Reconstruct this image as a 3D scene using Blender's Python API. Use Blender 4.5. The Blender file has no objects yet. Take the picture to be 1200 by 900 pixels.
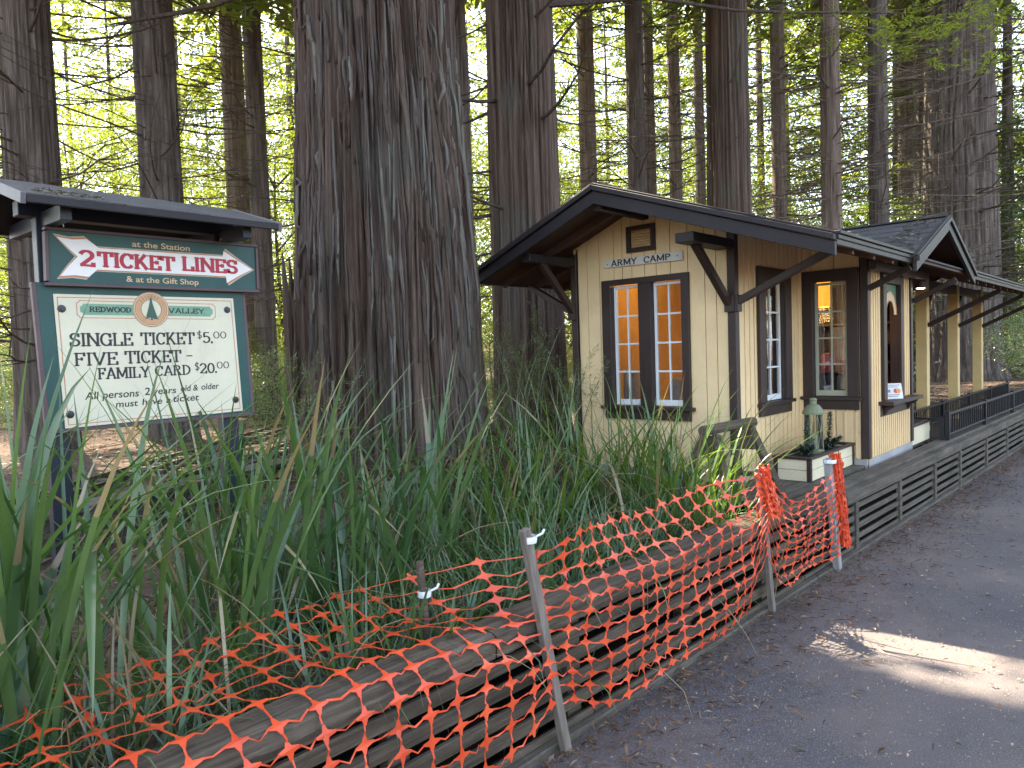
import bpy, bmesh, math, random
import numpy as np
from mathutils import Vector, Matrix, noise as mnoise
from math import radians as R, sin, cos, pi, sqrt, atan2

C = bpy.context
SC = C.scene
COL = SC.collection
rnd = random.Random(7)

# ------------------------------------------------------------------ camera
# World axes follow the little station: x along its path side, y away from the path, z up.
CAMP = np.array([-5.419, -2.568, 1.6])
_P, _RO, _A = R(2.5), R(1.9), R(42.5)
def _ax(a, b): return np.array([sin(_A)*a[0]+cos(_A)*a[1], -cos(_A)*a[0]+sin(_A)*a[1], b])
_f = np.array([0, cos(_P)]); CF = _ax(_f, -sin(_P))
_r0 = _ax((1, 0), 0.0); _u0 = _ax((0, sin(_P)), cos(_P))
CR = cos(_RO)*_r0 - sin(_RO)*_u0
CU = sin(_RO)*_r0 + cos(_RO)*_u0
FWD = _ax((0, 1), 0.0)
def at(px, py, D):
    "the point D metres ahead of the camera that the photograph shows at (px, py)"
    d = CF + CR*(px-600)/850. - CU*(py-450)/850.
    return CAMP + d*(D/(d@FWD))
cd = bpy.data.cameras.new('camera'); cam = bpy.data.objects.new('camera', cd); COL.objects.link(cam)
m = Matrix.Identity(4)
for i in range(3):
    m[i][0] = CR[i]; m[i][1] = CU[i]; m[i][2] = -CF[i]; m[i][3] = CAMP[i]
cam.matrix_world = m
cd.sensor_width = 36; cd.lens = 36*850/1200.; cd.clip_start = .05; cd.clip_end = 3000
SC.camera = cam

# ------------------------------------------------------------------ light
SUN_EL, SUN_AZ = R(55), R(77)                 # azimuth from +x towards +y
SV = Vector((cos(SUN_EL)*cos(SUN_AZ), cos(SUN_EL)*sin(SUN_AZ), sin(SUN_EL)))
wd = bpy.data.worlds.new('World'); SC.world = wd; wd.use_nodes = True
nt = wd.node_tree; nt.nodes.clear()
sky = nt.nodes.new('ShaderNodeTexSky'); sky.sky_type = 'NISHITA'; sky.sun_disc = False
sky.sun_elevation = SUN_EL; sky.sun_rotation = atan2(SV.x, SV.y)
sky.air_density = 1.0; sky.dust_density = 1.6
bg = nt.nodes.new('ShaderNodeBackground'); bg.inputs[1].default_value = .15
wo = nt.nodes.new('ShaderNodeOutputWorld')
hs = nt.nodes.new('ShaderNodeHueSaturation'); hs.inputs['Saturation'].default_value = .7
nt.links.new(sky.outputs[0], hs.inputs['Color']); nt.links.new(hs.outputs[0], bg.inputs[0]); nt.links.new(bg.outputs[0], wo.inputs[0])
sd = bpy.data.lights.new('sun', 'SUN'); sd.energy = 5.0; sd.angle = R(.6); sd.color = (1, .88, .68)
so = bpy.data.objects.new('sun', sd); COL.objects.link(so)
so.rotation_euler = SV.to_track_quat('Z', 'Y').to_euler(); so.location = (0, 0, 60)
vs = SC.view_settings
vs.view_transform = 'Standard'; vs.look = 'None'; vs.gamma = 1; vs.use_curve_mapping = False
vs.exposure = 2.62
SC.cycles.use_denoising = True
SC.cycles.max_bounces = 6; SC.cycles.diffuse_bounces = 4; SC.cycles.transparent_max_bounces = 8
SC.cycles.transmission_bounces = 3; SC.cycles.glossy_bounces = 3
SC.cycles.caustics_reflective = False; SC.cycles.caustics_refractive = False
SC.cycles.sample_clamp_indirect = 6

# ------------------------------------------------------------------ helpers
def tag(o, label=None, cat=None, group=None, kind=None):
    if label: o['label'] = label
    if cat: o['category'] = cat
    if group: o['group'] = group
    if kind: o['kind'] = kind
    return o
def empty(name, loc=(0, 0, 0), rz=0, label=None, cat=None, group=None):
    o = bpy.data.objects.new(name, None); COL.objects.link(o)
    o.location = loc; o.rotation_euler = (0, 0, rz); o.empty_display_size = .2
    return tag(o, label, cat, group)
def link(name, me, mats, parent=None, kind=None):
    for k in (mats if isinstance(mats, (list, tuple)) else [mats]): me.materials.append(k)
    o = bpy.data.objects.new(name, me); COL.objects.link(o)
    if parent: o.parent = parent
    if kind: o['kind'] = kind
    return o
def copy_tree(o, parent=None):
    c = o.copy(); COL.objects.link(c)
    if parent: c.parent = parent
    for ch in o.children: copy_tree(ch, c)
    return c

class MB:
    def __init__(s): s.v = []; s.f = []; s.mi = []; s.m = 0
    def add(s, vs, fs):
        b = len(s.v); s.v += [tuple(p) for p in vs]
        for f in fs: s.f.append(tuple(b+i for i in f)); s.mi.append(s.m)
        return s
    def hexa(s, c8):
        return s.add(c8, [(0, 1, 2, 3), (4, 5, 6, 7), (0, 1, 5, 4), (1, 2, 6, 5), (2, 3, 7, 6), (3, 0, 4, 7)])
    def box(s, x0, x1, y0, y1, z0, z1):
        return s.hexa([(x0, y0, z0), (x1, y0, z0), (x1, y1, z0), (x0, y1, z0), (x0, y0, z1), (x1, y0, z1), (x1, y1, z1), (x0, y1, z1)])
    def boxF(s, F, a0, a1, z0, z1, d0, d1, z1b=None):
        zb = z1 if z1b is None else z1b
        return s.hexa([F(a0, z0, d0), F(a1, z0, d0), F(a1, z0, d1), F(a0, z0, d1), F(a0, z1, d0), F(a1, zb, d0), F(a1, zb, d1), F(a0, z1, d1)])
    def bar(s, p, q, w, h, up=(0, 0, 1)):
        p = Vector(p); q = Vector(q); d = (q-p).normalized(); u = Vector(up)
        a = d.cross(u)
        if a.length < 1e-4: a = d.cross(Vector((1, 0, 0)))
        a.normalize(); b = a.cross(d).normalized()
        a *= w/2; b *= h/2
        return s.hexa([p-a-b, p+a-b, p+a+b, p-a+b, q-a-b, q+a-b, q+a+b, q-a+b])
    def tube(s, pts, rad, n=6, cap=True):
        pts = [Vector(p) for p in pts]; N = len(pts); vs = []; fs = []
        rad = rad if isinstance(rad, (list, tuple)) else [rad]*N
        ref = Vector((0, 0, 1)) if abs((pts[-1]-pts[0]).normalized().z) < .9 else Vector((1, 0, 0))
        for i, p in enumerate(pts):
            d = (pts[min(i+1, N-1)]-pts[max(i-1, 0)]).normalized()
            a = d.cross(ref).normalized(); b = d.cross(a)
            for k in range(n):
                t = 2*pi*k/n; vs.append(p+(a*cos(t)+b*sin(t))*rad[i])
        for i in range(N-1):
            for k in range(n):
                fs.append((i*n+k, i*n+(k+1) % n, (i+1)*n+(k+1) % n, (i+1)*n+k))
        if cap: fs.append(tuple(range(n))); fs.append(tuple(range((N-1)*n, N*n)))
        return s.add(vs, fs)
    def lathe(s, c, prof, n=24):
        vs = []; fs = []
        for r, z in prof:
            for k in range(n): vs.append((c[0]+r*cos(2*pi*k/n), c[1]+r*sin(2*pi*k/n), c[2]+z))
        for i in range(len(prof)-1):
            for k in range(n): fs.append((i*n+k, i*n+(k+1) % n, (i+1)*n+(k+1) % n, (i+1)*n+k))
        return s.add(vs, fs)
    def poly(s, pts): return s.add(pts, [tuple(range(len(pts)))])
    def slab(s, pts, off):
        n = len(pts); off = Vector(off); q = [tuple(Vector(p)+off) for p in pts]
        return s.add(list(pts)+q, [tuple(range(n)), tuple(range(n, 2*n))]+[(i, (i+1) % n, n+(i+1) % n, n+i) for i in range(n)])
    def build(s, name, mats, parent=None, smooth=False, bevel=0, recalc=True, kind=None, solid=0):
        me = bpy.data.meshes.new(name); me.from_pydata(s.v, [], s.f)
        me.polygons.foreach_set('material_index', s.mi)
        if recalc:
            bm = bmesh.new(); bm.from_mesh(me); bmesh.ops.recalc_face_normals(bm, faces=bm.faces); bm.to_mesh(me); bm.free()
        if smooth: me.polygons.foreach_set('use_smooth', [True]*len(me.polygons))
        o = link(name, me, mats, parent, kind)
        if bevel:
            b = o.modifiers.new('bevel', 'BEVEL'); b.width = bevel; b.segments = 1; b.limit_method = 'ANGLE'; b.harden_normals = False
        if solid:
            b = o.modifiers.new('solid', 'SOLIDIFY'); b.thickness = solid; b.offset = 0
        return o
def fast_mesh(name, V, F, smooth=False):
    V = np.asarray(V, np.float32); F = np.asarray(F, np.int32)
    me = bpy.data.meshes.new(name); n, k = F.shape
    me.vertices.add(len(V)); me.vertices.foreach_set('co', V.ravel())
    me.loops.add(n*k); me.loops.foreach_set('vertex_index', F.ravel())
    me.polygons.add(n); me.polygons.foreach_set('loop_start', np.arange(0, n*k, k, dtype=np.int32))
    if smooth: me.polygons.foreach_set('use_smooth', np.ones(n, bool))
    me.update(calc_edges=True); me.validate()
    return me
def quads_mesh(name, Q):
    Q = np.asarray(Q, np.float32).reshape(-1, 4, 3)
    return fast_mesh(name, Q.reshape(-1, 3), np.arange(len(Q)*4).reshape(-1, 4))
def lerp(a, b, t): return a+(b-a)*t
def unit(a): return a/np.maximum(np.linalg.norm(a, axis=-1, keepdims=True), 1e-9)

# ------------------------------------------------------------------ materials
MATS = {}
def nodes(name):
    mt = bpy.data.materials.new(name); mt.use_nodes = True; t = mt.node_tree
    return mt, t, t.nodes, t.links, t.nodes['Principled BSDF']
def stretch(N, L, sc, coord='Object'):
    tc = N.new('ShaderNodeTexCoord'); mp = N.new('ShaderNodeMapping'); mp.inputs['Scale'].default_value = sc
    L.new(tc.outputs[coord], mp.inputs[0]); return mp.outputs[0]
def nz(N, L, vec, scale, detail=5, rough=.6, dist=0):
    n = N.new('ShaderNodeTexNoise'); n.inputs['Scale'].default_value = scale; n.inputs['Detail'].default_value = detail
    n.inputs['Roughness'].default_value = rough; n.inputs['Distortion'].default_value = dist
    L.new(vec, n.inputs['Vector']); return n.outputs['Fac']
def ramp(N, L, fac, stops):
    r = N.new('ShaderNodeValToRGB'); e = r.color_ramp.elements
    while len(e) > 1: e.remove(e[-1])
    for i, (p, c) in enumerate(stops):
        q = e[0] if i == 0 else e.new(p)
        q.position = p; q.color = (*c, 1)
    L.new(fac, r.inputs[0]); return r.outputs[0]
def mixc(N, L, fac, a, b, mode='MIX'):
    x = N.new('ShaderNodeMix'); x.data_type = 'RGBA'; x.blend_type = mode
    for sock, v in ((x.inputs[0], fac), (x.inputs[6], a), (x.inputs[7], b)):
        if isinstance(v, (int, float)): sock.default_value = v
        elif isinstance(v, tuple): sock.default_value = (*v, 1)
        else: L.new(v, sock)
    return x.outputs[2]
def bump(N, L, b, h, s, d=.01):
    k = N.new('ShaderNodeBump'); k.inputs['Strength'].default_value = s; k.inputs['Distance'].default_value = d
    L.new(h, k.inputs['Height']); L.new(k.outputs[0], b.inputs['Normal'])
def paint(name, col, rough=.55, var=.18, dirt=(.12, .09, .06), dirtamt=.35, sc=(1, 1, 1), bs=.25, spec=.4):
    "weathered paint: soft tone drift, streaks and small scuffs"
    mt, t, N, L, b = nodes(name)
    v = stretch(N, L, sc)
    n1 = nz(N, L, v, 3.0, 6, .65); n2 = nz(N, L, v, 26, 4, .7); n3 = nz(N, L, stretch(N, L, (14, 14, 1.2)), 2.2, 5, .7)
    lo = tuple(c*(1-var) for c in col); hi = tuple(min(1, c*(1+var*.6)) for c in col)
    c = ramp(N, L, n1, [(.3, lo), (.7, hi)])
    s1 = ramp(N, L, n2, [(.60, (0, 0, 0)), (.80, (dirtamt,)*3)])
    c = mixc(N, L, s1, c, dirt)
    s2 = ramp(N, L, n3, [(.55, (0, 0, 0)), (.85, (dirtamt*.6,)*3)])
    c = mixc(N, L, s2, c, dirt)
    L.new(c, b.inputs['Base Color']); b.inputs['Roughness'].default_value = rough
    b.inputs['Specular IOR Level'].default_value = spec
    bump(N, L, b, n2, bs, .004); MATS[name] = mt; return mt
def wood(name, stops, sc=(1.5, 30, 30), rough=.85, bs=.6, moss=None):
    mt, t, N, L, b = nodes(name)
    v = stretch(N, L, sc); n1 = nz(N, L, v, 1.6, 8, .68, .4); n2 = nz(N, L, stretch(N, L, (1, 1, 1)), 2.5, 4)
    n4 = nz(N, L, stretch(N, L, (3, 3, 3)), 12, 3)
    c = ramp(N, L, n1, stops)
    c = mixc(N, L, ramp(N, L, n2, [(.35, (0, 0, 0)), (.75, (.55, .55, .55))]), c, tuple(x*.55 for x in stops[0][1]))
    if moss: c = mixc(N, L, ramp(N, L, n4, [(.5, (0, 0, 0)), (.75, (.5, .5, .5))]), c, moss)
    L.new(c, b.inputs['Base Color']); b.inputs['Roughness'].default_value = rough; b.inputs['Specular IOR Level'].default_value = .25
    bump(N, L, b, n1, bs, .006); MATS[name] = mt; return mt
def bark(name, stops, sc=(9, 9, .9), bs=.9, lich=None):
    mt, t, N, L, b = nodes(name)
    v = stretch(N, L, sc); n1 = nz(N, L, v, 1.0, 9, .7, .3); n2 = nz(N, L, stretch(N, L, (1.2, 1.2, .5)), 1.4, 5)
    nf = nz(N, L, stretch(N, L, (60, 60, 1.6)), 1.0, 5, .7)
    c = ramp(N, L, n1, stops)
    if lich:
        c = mixc(N, L, ramp(N, L, n2, [(.50, (0, 0, 0)), (.68, (.75, .75, .75))]), c, lich)
    c = mixc(N, L, .5, c, ramp(N, L, nf, [(.3, (.35, .35, .35)), (.7, (1.35, 1.35, 1.35))]), 'MULTIPLY')
    L.new(c, b.inputs['Base Color']); b.inputs['Roughness'].default_value = .92; b.inputs['Specular IOR Level'].default_value = .15
    a = N.new('ShaderNodeMath'); a.operation = 'ADD'; L.new(n1, a.inputs[0]); L.new(nf, a.inputs[1])
    bump(N, L, b, a.outputs[0], bs, .045); MATS[name] = mt; return mt
def leaf(name, c0, c1, trans=.5, rough=.5, tc=None, gloss=.06):
    mt, t, N, L, b = nodes(name); N.remove(b)
    g = N.new('ShaderNodeNewGeometry'); c = ramp(N, L, g.outputs['Random Per Island'], [(0, c0), (1, c1)])
    d = N.new('ShaderNodeBsdfDiffuse'); tr = N.new('ShaderNodeBsdfTranslucent'); mx = N.new('ShaderNodeMixShader'); gl = N.new('ShaderNodeBsdfGlossy')
    L.new(c, d.inputs[0])
    L.new(mixc(N, L, 1.0, c, tc or (1.7, 1.5, .7), 'MULTIPLY'), tr.inputs[0])
    mx.inputs[0].default_value = trans; L.new(d.outputs[0], mx.inputs[1]); L.new(tr.outputs[0], mx.inputs[2])
    m2 = N.new('ShaderNodeMixShader'); m2.inputs[0].default_value = gloss; gl.inputs['Roughness'].default_value = .35
    L.new(mx.outputs[0], m2.inputs[1]); L.new(gl.outputs[0], m2.inputs[2])
    L.new(m2.outputs[0], N['Material Output'].inputs[0]); MATS[name] = mt; return mt
def plain(name, col, rough=.5, metal=0, spec=.5, em=None, es=0):
    mt, t, N, L, b = nodes(name)
    n = nz(N, L, stretch(N, L, (1, 1, 1)), 22, 5, .65)
    L.new(ramp(N, L, n, [(.25, tuple(c*.82 for c in col)), (.75, tuple(min(1, c*1.12) for c in col))]), b.inputs['Base Color'])
    b.inputs['Roughness'].default_value = rough; b.inputs['Metallic'].default_value = metal; b.inputs['Specular IOR Level'].default_value = spec
    if em: b.inputs['Emission Color'].default_value = (*em, 1); b.inputs['Emission Strength'].default_value = es
    MATS[name] = mt; return mt
def glass(name, tint=(1, 1, 1), refl=1.0):
    mt, t, N, L, b = nodes(name); N.remove(b)
    tr = N.new('ShaderNodeBsdfTransparent'); tr.inputs[0].default_value = (*tint, 1)
    gl = N.new('ShaderNodeBsdfGlossy'); gl.inputs['Roughness'].default_value = .02
    fr = N.new('ShaderNodeFresnel'); fr.inputs[0].default_value = 1.5
    n = nz(N, L, stretch(N, L, (1, 1, 1)), 3, 2); k = N.new('ShaderNodeBump'); k.inputs['Strength'].default_value = .05; k.inputs['Distance'].default_value = .05
    L.new(n, k.inputs['Height']); L.new(k.outputs[0], gl.inputs['Normal'])
    x = N.new('ShaderNodeMath'); x.operation = 'MULTIPLY'; x.inputs[1].default_value = refl*1.6; L.new(fr.outputs[0], x.inputs[0])
    mx = N.new('ShaderNodeMixShader'); L.new(x.outputs[0], mx.inputs[0]); L.new(tr.outputs[0], mx.inputs[1]); L.new(gl.outputs[0], mx.inputs[2])
    L.new(mx.outputs[0], N['Material Output'].inputs[0]); MATS[name] = mt; return mt

cream = paint('cream paint', (.81, .605, .335), .5, .10, (.28, .20, .11), .42)
creamw = paint('pale cream paint', (.72, .64, .44), .55, .12, (.22, .18, .12), .5)
brown = paint('dark brown paint', (.040, .024, .020), .5, .25, (.09, .07, .055), .35)
rafterm = paint('red brown stained wood', (.085, .042, .030), .7, .3, (.02, .015, .012), .4)
barge = paint('charcoal brown fascia paint', (.024, .020, .022), .5, .22, (.06, .055, .05), .30, spec=.22)
verge2 = paint('taupe fascia paint', (.038, .031, .028), .5, .22, (.14, .12, .10), .35, spec=.25)
white = paint('white sash paint', (.74, .75, .74), .45, .08, (.3, .28, .24), .3)
sashg = paint('putty sash paint', (.42, .41, .30), .5, .1, (.2, .18, .12), .3)
ochre = paint('ochre post paint', (.68, .49, .22), .55, .15, (.2, .12, .05), .3)
orangein = paint('warm interior boards', (.62, .36, .12), .6, .2, (.2, .1, .03), .3)
concrete = paint('pale concrete', (.36, .35, .34), .85, .2, (.12, .11, .1), .5)
greenp = paint('dark green sign paint', (.014, .066, .058), .45, .22, (.05, .09, .09), .35)
signw = paint('ivory sign paint', (.66, .61, .45), .5, .10, (.36, .31, .22), .45)
arroww = paint('white arrow paint', (.80, .76, .72), .45, .06, (.5, .45, .4), .25)
mauve = paint('plum brown sign trim paint', (.10, .065, .070), .55, .2, (.2, .16, .14), .4)
navy = paint('blue black post paint', (.012, .016, .028), .45, .2, (.05, .05, .05), .3)
tanp = plain('tan sign lettering', (.62, .40, .22)); redp = plain('red sign lettering', (.42, .012, .035))
blackp = plain('black sign lettering', (.016, .016, .018)); orangel = plain('coral sign line', (.50, .18, .09)); sageg = plain('sage banner paint', (.17, .33, .21))
bolt = plain('dull bolt metal', (.05, .05, .055), .35, .8); silver = plain('galvanised metal', (.5, .5, .5), .35, .9)
iron = plain('black railing metal', (.012, .013, .017), .38); lantg = plain('verdigris lantern paint', (.20, .225, .13), .6)
pot = plain('dark potting soil', (.03, .022, .016), .95)
wallw = wood('weathered brown timber', [(.27, (.022, .016, .012)), (.40, (.085, .062, .044)), (.55, (.135, .102, .074)), (.80, (.26, .21, .16))], bs=1.0, moss=(.06, .07, .035))
deckw = wood('weathered grey deck timber', [(.25, (.045, .036, .028)), (.5, (.120, .100, .078)), (.78, (.21, .182, .148))], moss=(.062, .064, .036))
stakew = wood('rough stake timber', [(.25, (.10, .085, .07)), (.6, (.24, .20, .165)), (.8, (.33, .29, .25))], sc=(30, 30, 2))
greyst = wood('bare grey stake timber', [(.25, (.22, .21, .20)), (.6, (.36, .35, .34)), (.8, (.45, .44, .43))], sc=(30, 30, 2))
darkw = plain('blackened slat backing', (.010, .008, .007), .95, spec=.1)  # soil backing made near black so the gaps read as deep shade
netm = None
def net_mat():
    mt, t, N, L, b = nodes('orange safety mesh plastic')
    g = nz(N, L, stretch(N, L, (1, 1, 1)), 7, 3)
    L.new(ramp(N, L, g, [(.28, (.40, .050, .022)), (.5, (.66, .070, .020)), (.75, (.82, .13, .05))]), b.inputs['Base Color'])
    b.inputs['Roughness'].default_value = .38; b.inputs['Specular IOR Level'].default_value = .5
    return mt
netm = net_mat()
tape = plain('white tie plastic', (.75, .76, .78), .4)
bark_g = bark('giant redwood bark', [(.25, (.026, .018, .014)), (.42, (.110, .072, .055)), (.6, (.195, .143, .113)), (.8, (.32, .265, .22))], sc=(13, 13, .20), bs=1.0, lich=(.13, .13, .105))
strip_m = bark('peeling bark strip', [(.25, (.11, .095, .08)), (.5, (.21, .19, .16)), (.8, (.33, .32, .27))], sc=(40, 40, 2), bs=.8)
strip_d = bark('grey brown bark strip', [(.25, (.075, .058, .050)), (.5, (.16, .13, .115)), (.8, (.26, .225, .20))], sc=(40, 40, 2), bs=.9)
bark_d = bark('dark redwood bark', [(.25, (.042, .032, .028)), (.45, (.13, .104, .088)), (.62, (.23, .19, .165)), (.8, (.36, .31, .275))], sc=(10, 10, .8))
bark_l = bark('pale second growth bark', [(.25, (.07, .052, .042)), (.45, (.19, .14, .11)), (.65, (.32, .25, .205)), (.82, (.45, .37, .30))], sc=(14, 14, 1.0))
twig = bark('dead branch bark', [(.3, (.06, .045, .035)), (.6, (.14, .11, .09)), (.8, (.22, .19, .16))], sc=(12, 12, 12))
palebr = bark('bleached dead branch', [(.3, (.13, .10, .075)), (.6, (.25, .205, .16)), (.8, (.36, .30, .235))], sc=(12, 12, 12))
needle = leaf('redwood needle sprays', (.065, .105, .025), (.17, .205, .045), .55)
fresh = leaf('brightened fresh needles', (.12, .19, .035), (.30, .36, .07), .5)  # fresh green, brightened past needle to make up for hanging in shade
sunleaf = leaf('bright understorey leaves', (.10, .145, .025), (.25, .28, .05), .52, tc=(1.5, 1.5, .6))
midleaf = leaf('mid green leaves', (.045, .10, .022), (.12, .17, .035), .5)
paleleaf = leaf('grey green shrub leaves', (.10, .17, .085), (.24, .30, .16), .4)
strap = leaf('blue green strap leaves', (.042, .094, .040), (.125, .200, .078), .34, tc=(1.5, 1.6, .55), gloss=.06)
strapl = leaf('fresh strap leaves', (.06, .13, .030), (.12, .20, .035), .42, tc=(1.6, 1.5, .5), gloss=.06)
drygr = leaf('dry straw', (.16, .12, .065), (.36, .30, .18), .25)
fern = leaf('wispy fern stems', (.09, .13, .05), (.20, .24, .11), .4)
darkleaf = leaf('dark evergreen leaves', (.010, .030, .018), (.030, .060, .03), .2, gloss=.12)
litt = leaf('fallen leaf litter', (.055, .030, .016), (.26, .155, .09), .1, gloss=.03)
littp = leaf('pale path litter', (.16, .11, .07), (.46, .36, .25), .1, gloss=.04)
lichen = leaf('roof debris', (.05, .04, .03), (.2, .17, .13), .1)

def shingle_mat():
    mt, t, N, L, b = nodes('dark asphalt shingles')
    n = nz(N, L, stretch(N, L, (1, 1, 1)), 90, 3, .7); n2 = nz(N, L, stretch(N, L, (1, 1, 1)), 3, 5)
    c = ramp(N, L, n, [(.3, (.020, .019, .020)), (.7, (.085, .080, .078))])
    c = mixc(N, L, ramp(N, L, n2, [(.45, (0, 0, 0)), (.75, (.6, .6, .6))]), c, (.10, .085, .07))
    L.new(c, b.inputs['Base Color']); b.inputs['Roughness'].default_value = .85; bump(N, L, b, n, .5, .004); return mt
shing = shingle_mat()
def asphalt():
    mt, t, N, L, b = nodes('worn asphalt path')
    o = stretch(N, L, (1, 1, 1))
    big = nz(N, L, o, .55, 6, .62); mid = nz(N, L, o, 5, 6, .7); fine = nz(N, L, o, 150, 3, .8)
    vo = N.new('ShaderNodeTexVoronoi'); vo.inputs['Scale'].default_value = 85; L.new(o, vo.inputs['Vector'])
    c = ramp(N, L, fine, [(.30, (.048, .042, .044)), (.55, (.105, .094, .097)), (.75, (.27, .245, .24))])
    c = mixc(N, L, ramp(N, L, vo.outputs['Distance'], [(.10, (.7, .7, .7)), (.22, (0, 0, 0))]), c, (.30, .27, .25))
    c = mixc(N, L, ramp(N, L, big, [(.40, (0, 0, 0)), (.62, (.75, .75, .75))]), c, (.20, .16, .14))
    c = mixc(N, L, ramp(N, L, mid, [(.56, (0, 0, 0)), (.74, (.55, .55, .55))]), c, (.075, .058, .050))
    L.new(c, b.inputs['Base Color']); b.inputs['Roughness'].default_value = .88; b.inputs['Specular IOR Level'].default_value = .3
    a = N.new('ShaderNodeMath'); a.operation = 'ADD'; L.new(fine, a.inputs[0]); L.new(mid, a.inputs[1]); bump(N, L, b, a.outputs[0], .7, .008); return mt
def duff():
    mt, t, N, L, b = nodes('redwood duff')
    o = stretch(N, L, (1, 1, 1)); n = nz(N, L, o, 34, 7, .75, .8); n2 = nz(N, L, o, 1.1, 5)
    c = ramp(N, L, n, [(.3, (.020, .011, .008)), (.5, (.080, .046, .030)), (.72, (.20, .125, .082))])
    c = mixc(N, L, ramp(N, L, n2, [(.5, (0, 0, 0)), (.75, (.5, .5, .5))]), c, (.06, .075, .03))
    L.new(c, b.inputs['Base Color']); b.inputs['Roughness'].default_value = .95; bump(N, L, b, n, 1, .03); return mt
asph = asphalt(); duffm = duff()

# ------------------------------------------------------------------ ground
YW = lambda x: -.755-.022*(x+1)                # front face of the timber wall
GX, GY = at(452, 300, 6.0)[:2]                 # centre of the giant trunk
def gz(x, y):
    yp = y-YW(x)
    if yp < .17: return -.03
    h = .33+.05*mnoise.noise(Vector((x*.7, y*.7, 0)))-.02*min(max(y-2, 0), 4)
    d = math.hypot(x-GX-.25, y-GY+.15)
    h += .55*math.exp(-(d/1.35)**4)
    h += .02*mnoise.noise(Vector((x*3, y*3, 5)))
    far = max(0, math.hypot(x, y)-26); h += min(far*.06, 6)
    return h
def ss(a, b, n, k): t = np.linspace(-1, 1, n); return (np.sinh(t*k)/math.sinh(k))*(b-a)/2+(a+b)/2
xs = np.concatenate([ss(-400, 400, 60, 5.5), np.arange(-9, 14, .35)]); xs = np.unique(np.round(xs, 3))
yq = np.concatenate([-np.geomspace(.5, 400, 20)[::-1], [-.12, .0, .168, .21], np.arange(.3, 9, .3), np.geomspace(9.3, 400, 30)])
V = [(x, y+YW(x), gz(x, y+YW(x))) for y in yq for x in xs]
nx = len(xs); F = [(j*nx+i, j*nx+i+1, (j+1)*nx+i+1, (j+1)*nx+i) for j in range(len(yq)-1) for i in range(nx-1)]
link('ground', fast_mesh('ground', V, F, True), duffm, kind='structure')
px_ = np.concatenate([[-60, -30, -15], np.arange(-9, 15, .5), [18, 24, 32, 45, 60]])
V = []; F = []
for i, x in enumerate(px_):
    for k in range(15):
        y = YW(x)-.02-k*.5
        V.append((x, y, .004+.012*mnoise.noise(Vector((x*.8, y*.8, 3)))*min(1, k/2)))
for i in range(len(px_)-1):
    for k in range(14): F.append((i*15+k, (i+1)*15+k, (i+1)*15+k+1, i*15+k+1))
link('path', fast_mesh('path', V, F, True), asph, kind='structure')

# ------------------------------------------------------------------ timber retaining wall (slatted) and deck
rw = empty('retaining_wall', (0, 0, 0), 0, 'long slatted timber retaining wall with dark gaps along the asphalt path', 'retaining wall')
def wl(x, d, z): return (x, YW(x)+d, z)
def wbar(mb, x0, x1, z0, z1, d0, d1):
    mb.hexa([wl(x0, d0, z0), wl(x1, d0, z0), wl(x1, d1, z0), wl(x0, d1, z0), wl(x0, d0, z1), wl(x1, d0, z1), wl(x1, d1, z1), wl(x0, d1, z1)])
XJ, XR = -.65, 3.55
b = MB()
for x0, x1 in ((-9, -6.1), (-6.09, -3.55), (-3.54, -.66)):                         # old chunky cap beam, eroded edges
    prof = [(-.028, .478), (-.034, .515), (-.026, .558), (-.012, .568), (.05, .572), (.118, .570), (.132, .558), (.13, .478)]
    n = int((x1-x0)/.025); vs = []; P = len(prof)
    for i in range(n+1):
        x = x0+(x1-x0)*i/n
        for j, (d, z) in enumerate(prof):
            w = .007*mnoise.noise(Vector((x*2.2, j*1.7, 1)))+.005*mnoise.noise(Vector((x*9, j*3, 4)))+.004*mnoise.noise(Vector((x*24, j*7, 9)))
            vs.append(wl(x, d+w, z+w*.8))
    fs = [(i*P+j, i*P+(j+1) % P, (i+1)*P+(j+1) % P, (i+1)*P+j) for i in range(n) for j in range(P)]
    fs += [tuple(range(P)), tuple(range(n*P, n*P+P))]
    b.add(vs, fs)
b.build('cap_beam', wallw, rw)
b = MB()
x = -9.0; rows_l = [(.005, .058), (.097, .152), (.192, .247), (.287, .342), (.382, .437)]
for z0, z1 in rows_l:
    x = -9.0
    while x < XJ:
        e = min(x+rnd.uniform(1.9, 2.7), XJ); j = rnd.uniform(-.006, .006); dd = rnd.uniform(-.006, .006)
        wbar(b, x, e-.006, z0+j, z1+j, .0+dd, .022+dd); x = e
b.build('slats', wallw, rw, bevel=.004)
b = MB()
rows_r = [(.012, .052), (.089, .129), (.166, .206), (.243, .283), (.320, .360)]
pr = [-.63, -.1, .33, 1.415, 2.54, XR, 4.85, 6.1, 7.4, 8.7, 10.0, 11.3, 12.6, 13.9]
for i in range(len(pr)-1):
    for z0, z1 in rows_r:
        j = rnd.uniform(-.004, .004); dd = rnd.uniform(-.004, .004)
        wbar(b, pr[i]+.004, pr[i+1]-.004, z0+j, z1+j, .0+dd, .018+dd)
b.build('deck_skirt_slats', deckw, rw, bevel=.003)
for x in pr[1:]:
    b = MB(); wbar(b, x-.03, x+.03, .005, .386, -.016, .02); b.build('post', deckw, rw, bevel=.003)
for x in np.arange(-8.6, -.7, .93):
    b = MB(); wbar(b, x-.045, x+.045, .0, .475, .037, .09); b.build('post', wallw, rw, bevel=.003)
b = MB(); wbar(b, -9, 14, -.02, .035, -.05, -.005); b.build('bottom_board', deckw, rw, bevel=.006)
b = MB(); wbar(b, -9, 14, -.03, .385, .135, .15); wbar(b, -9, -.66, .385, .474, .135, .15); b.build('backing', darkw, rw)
b = MB()
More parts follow.
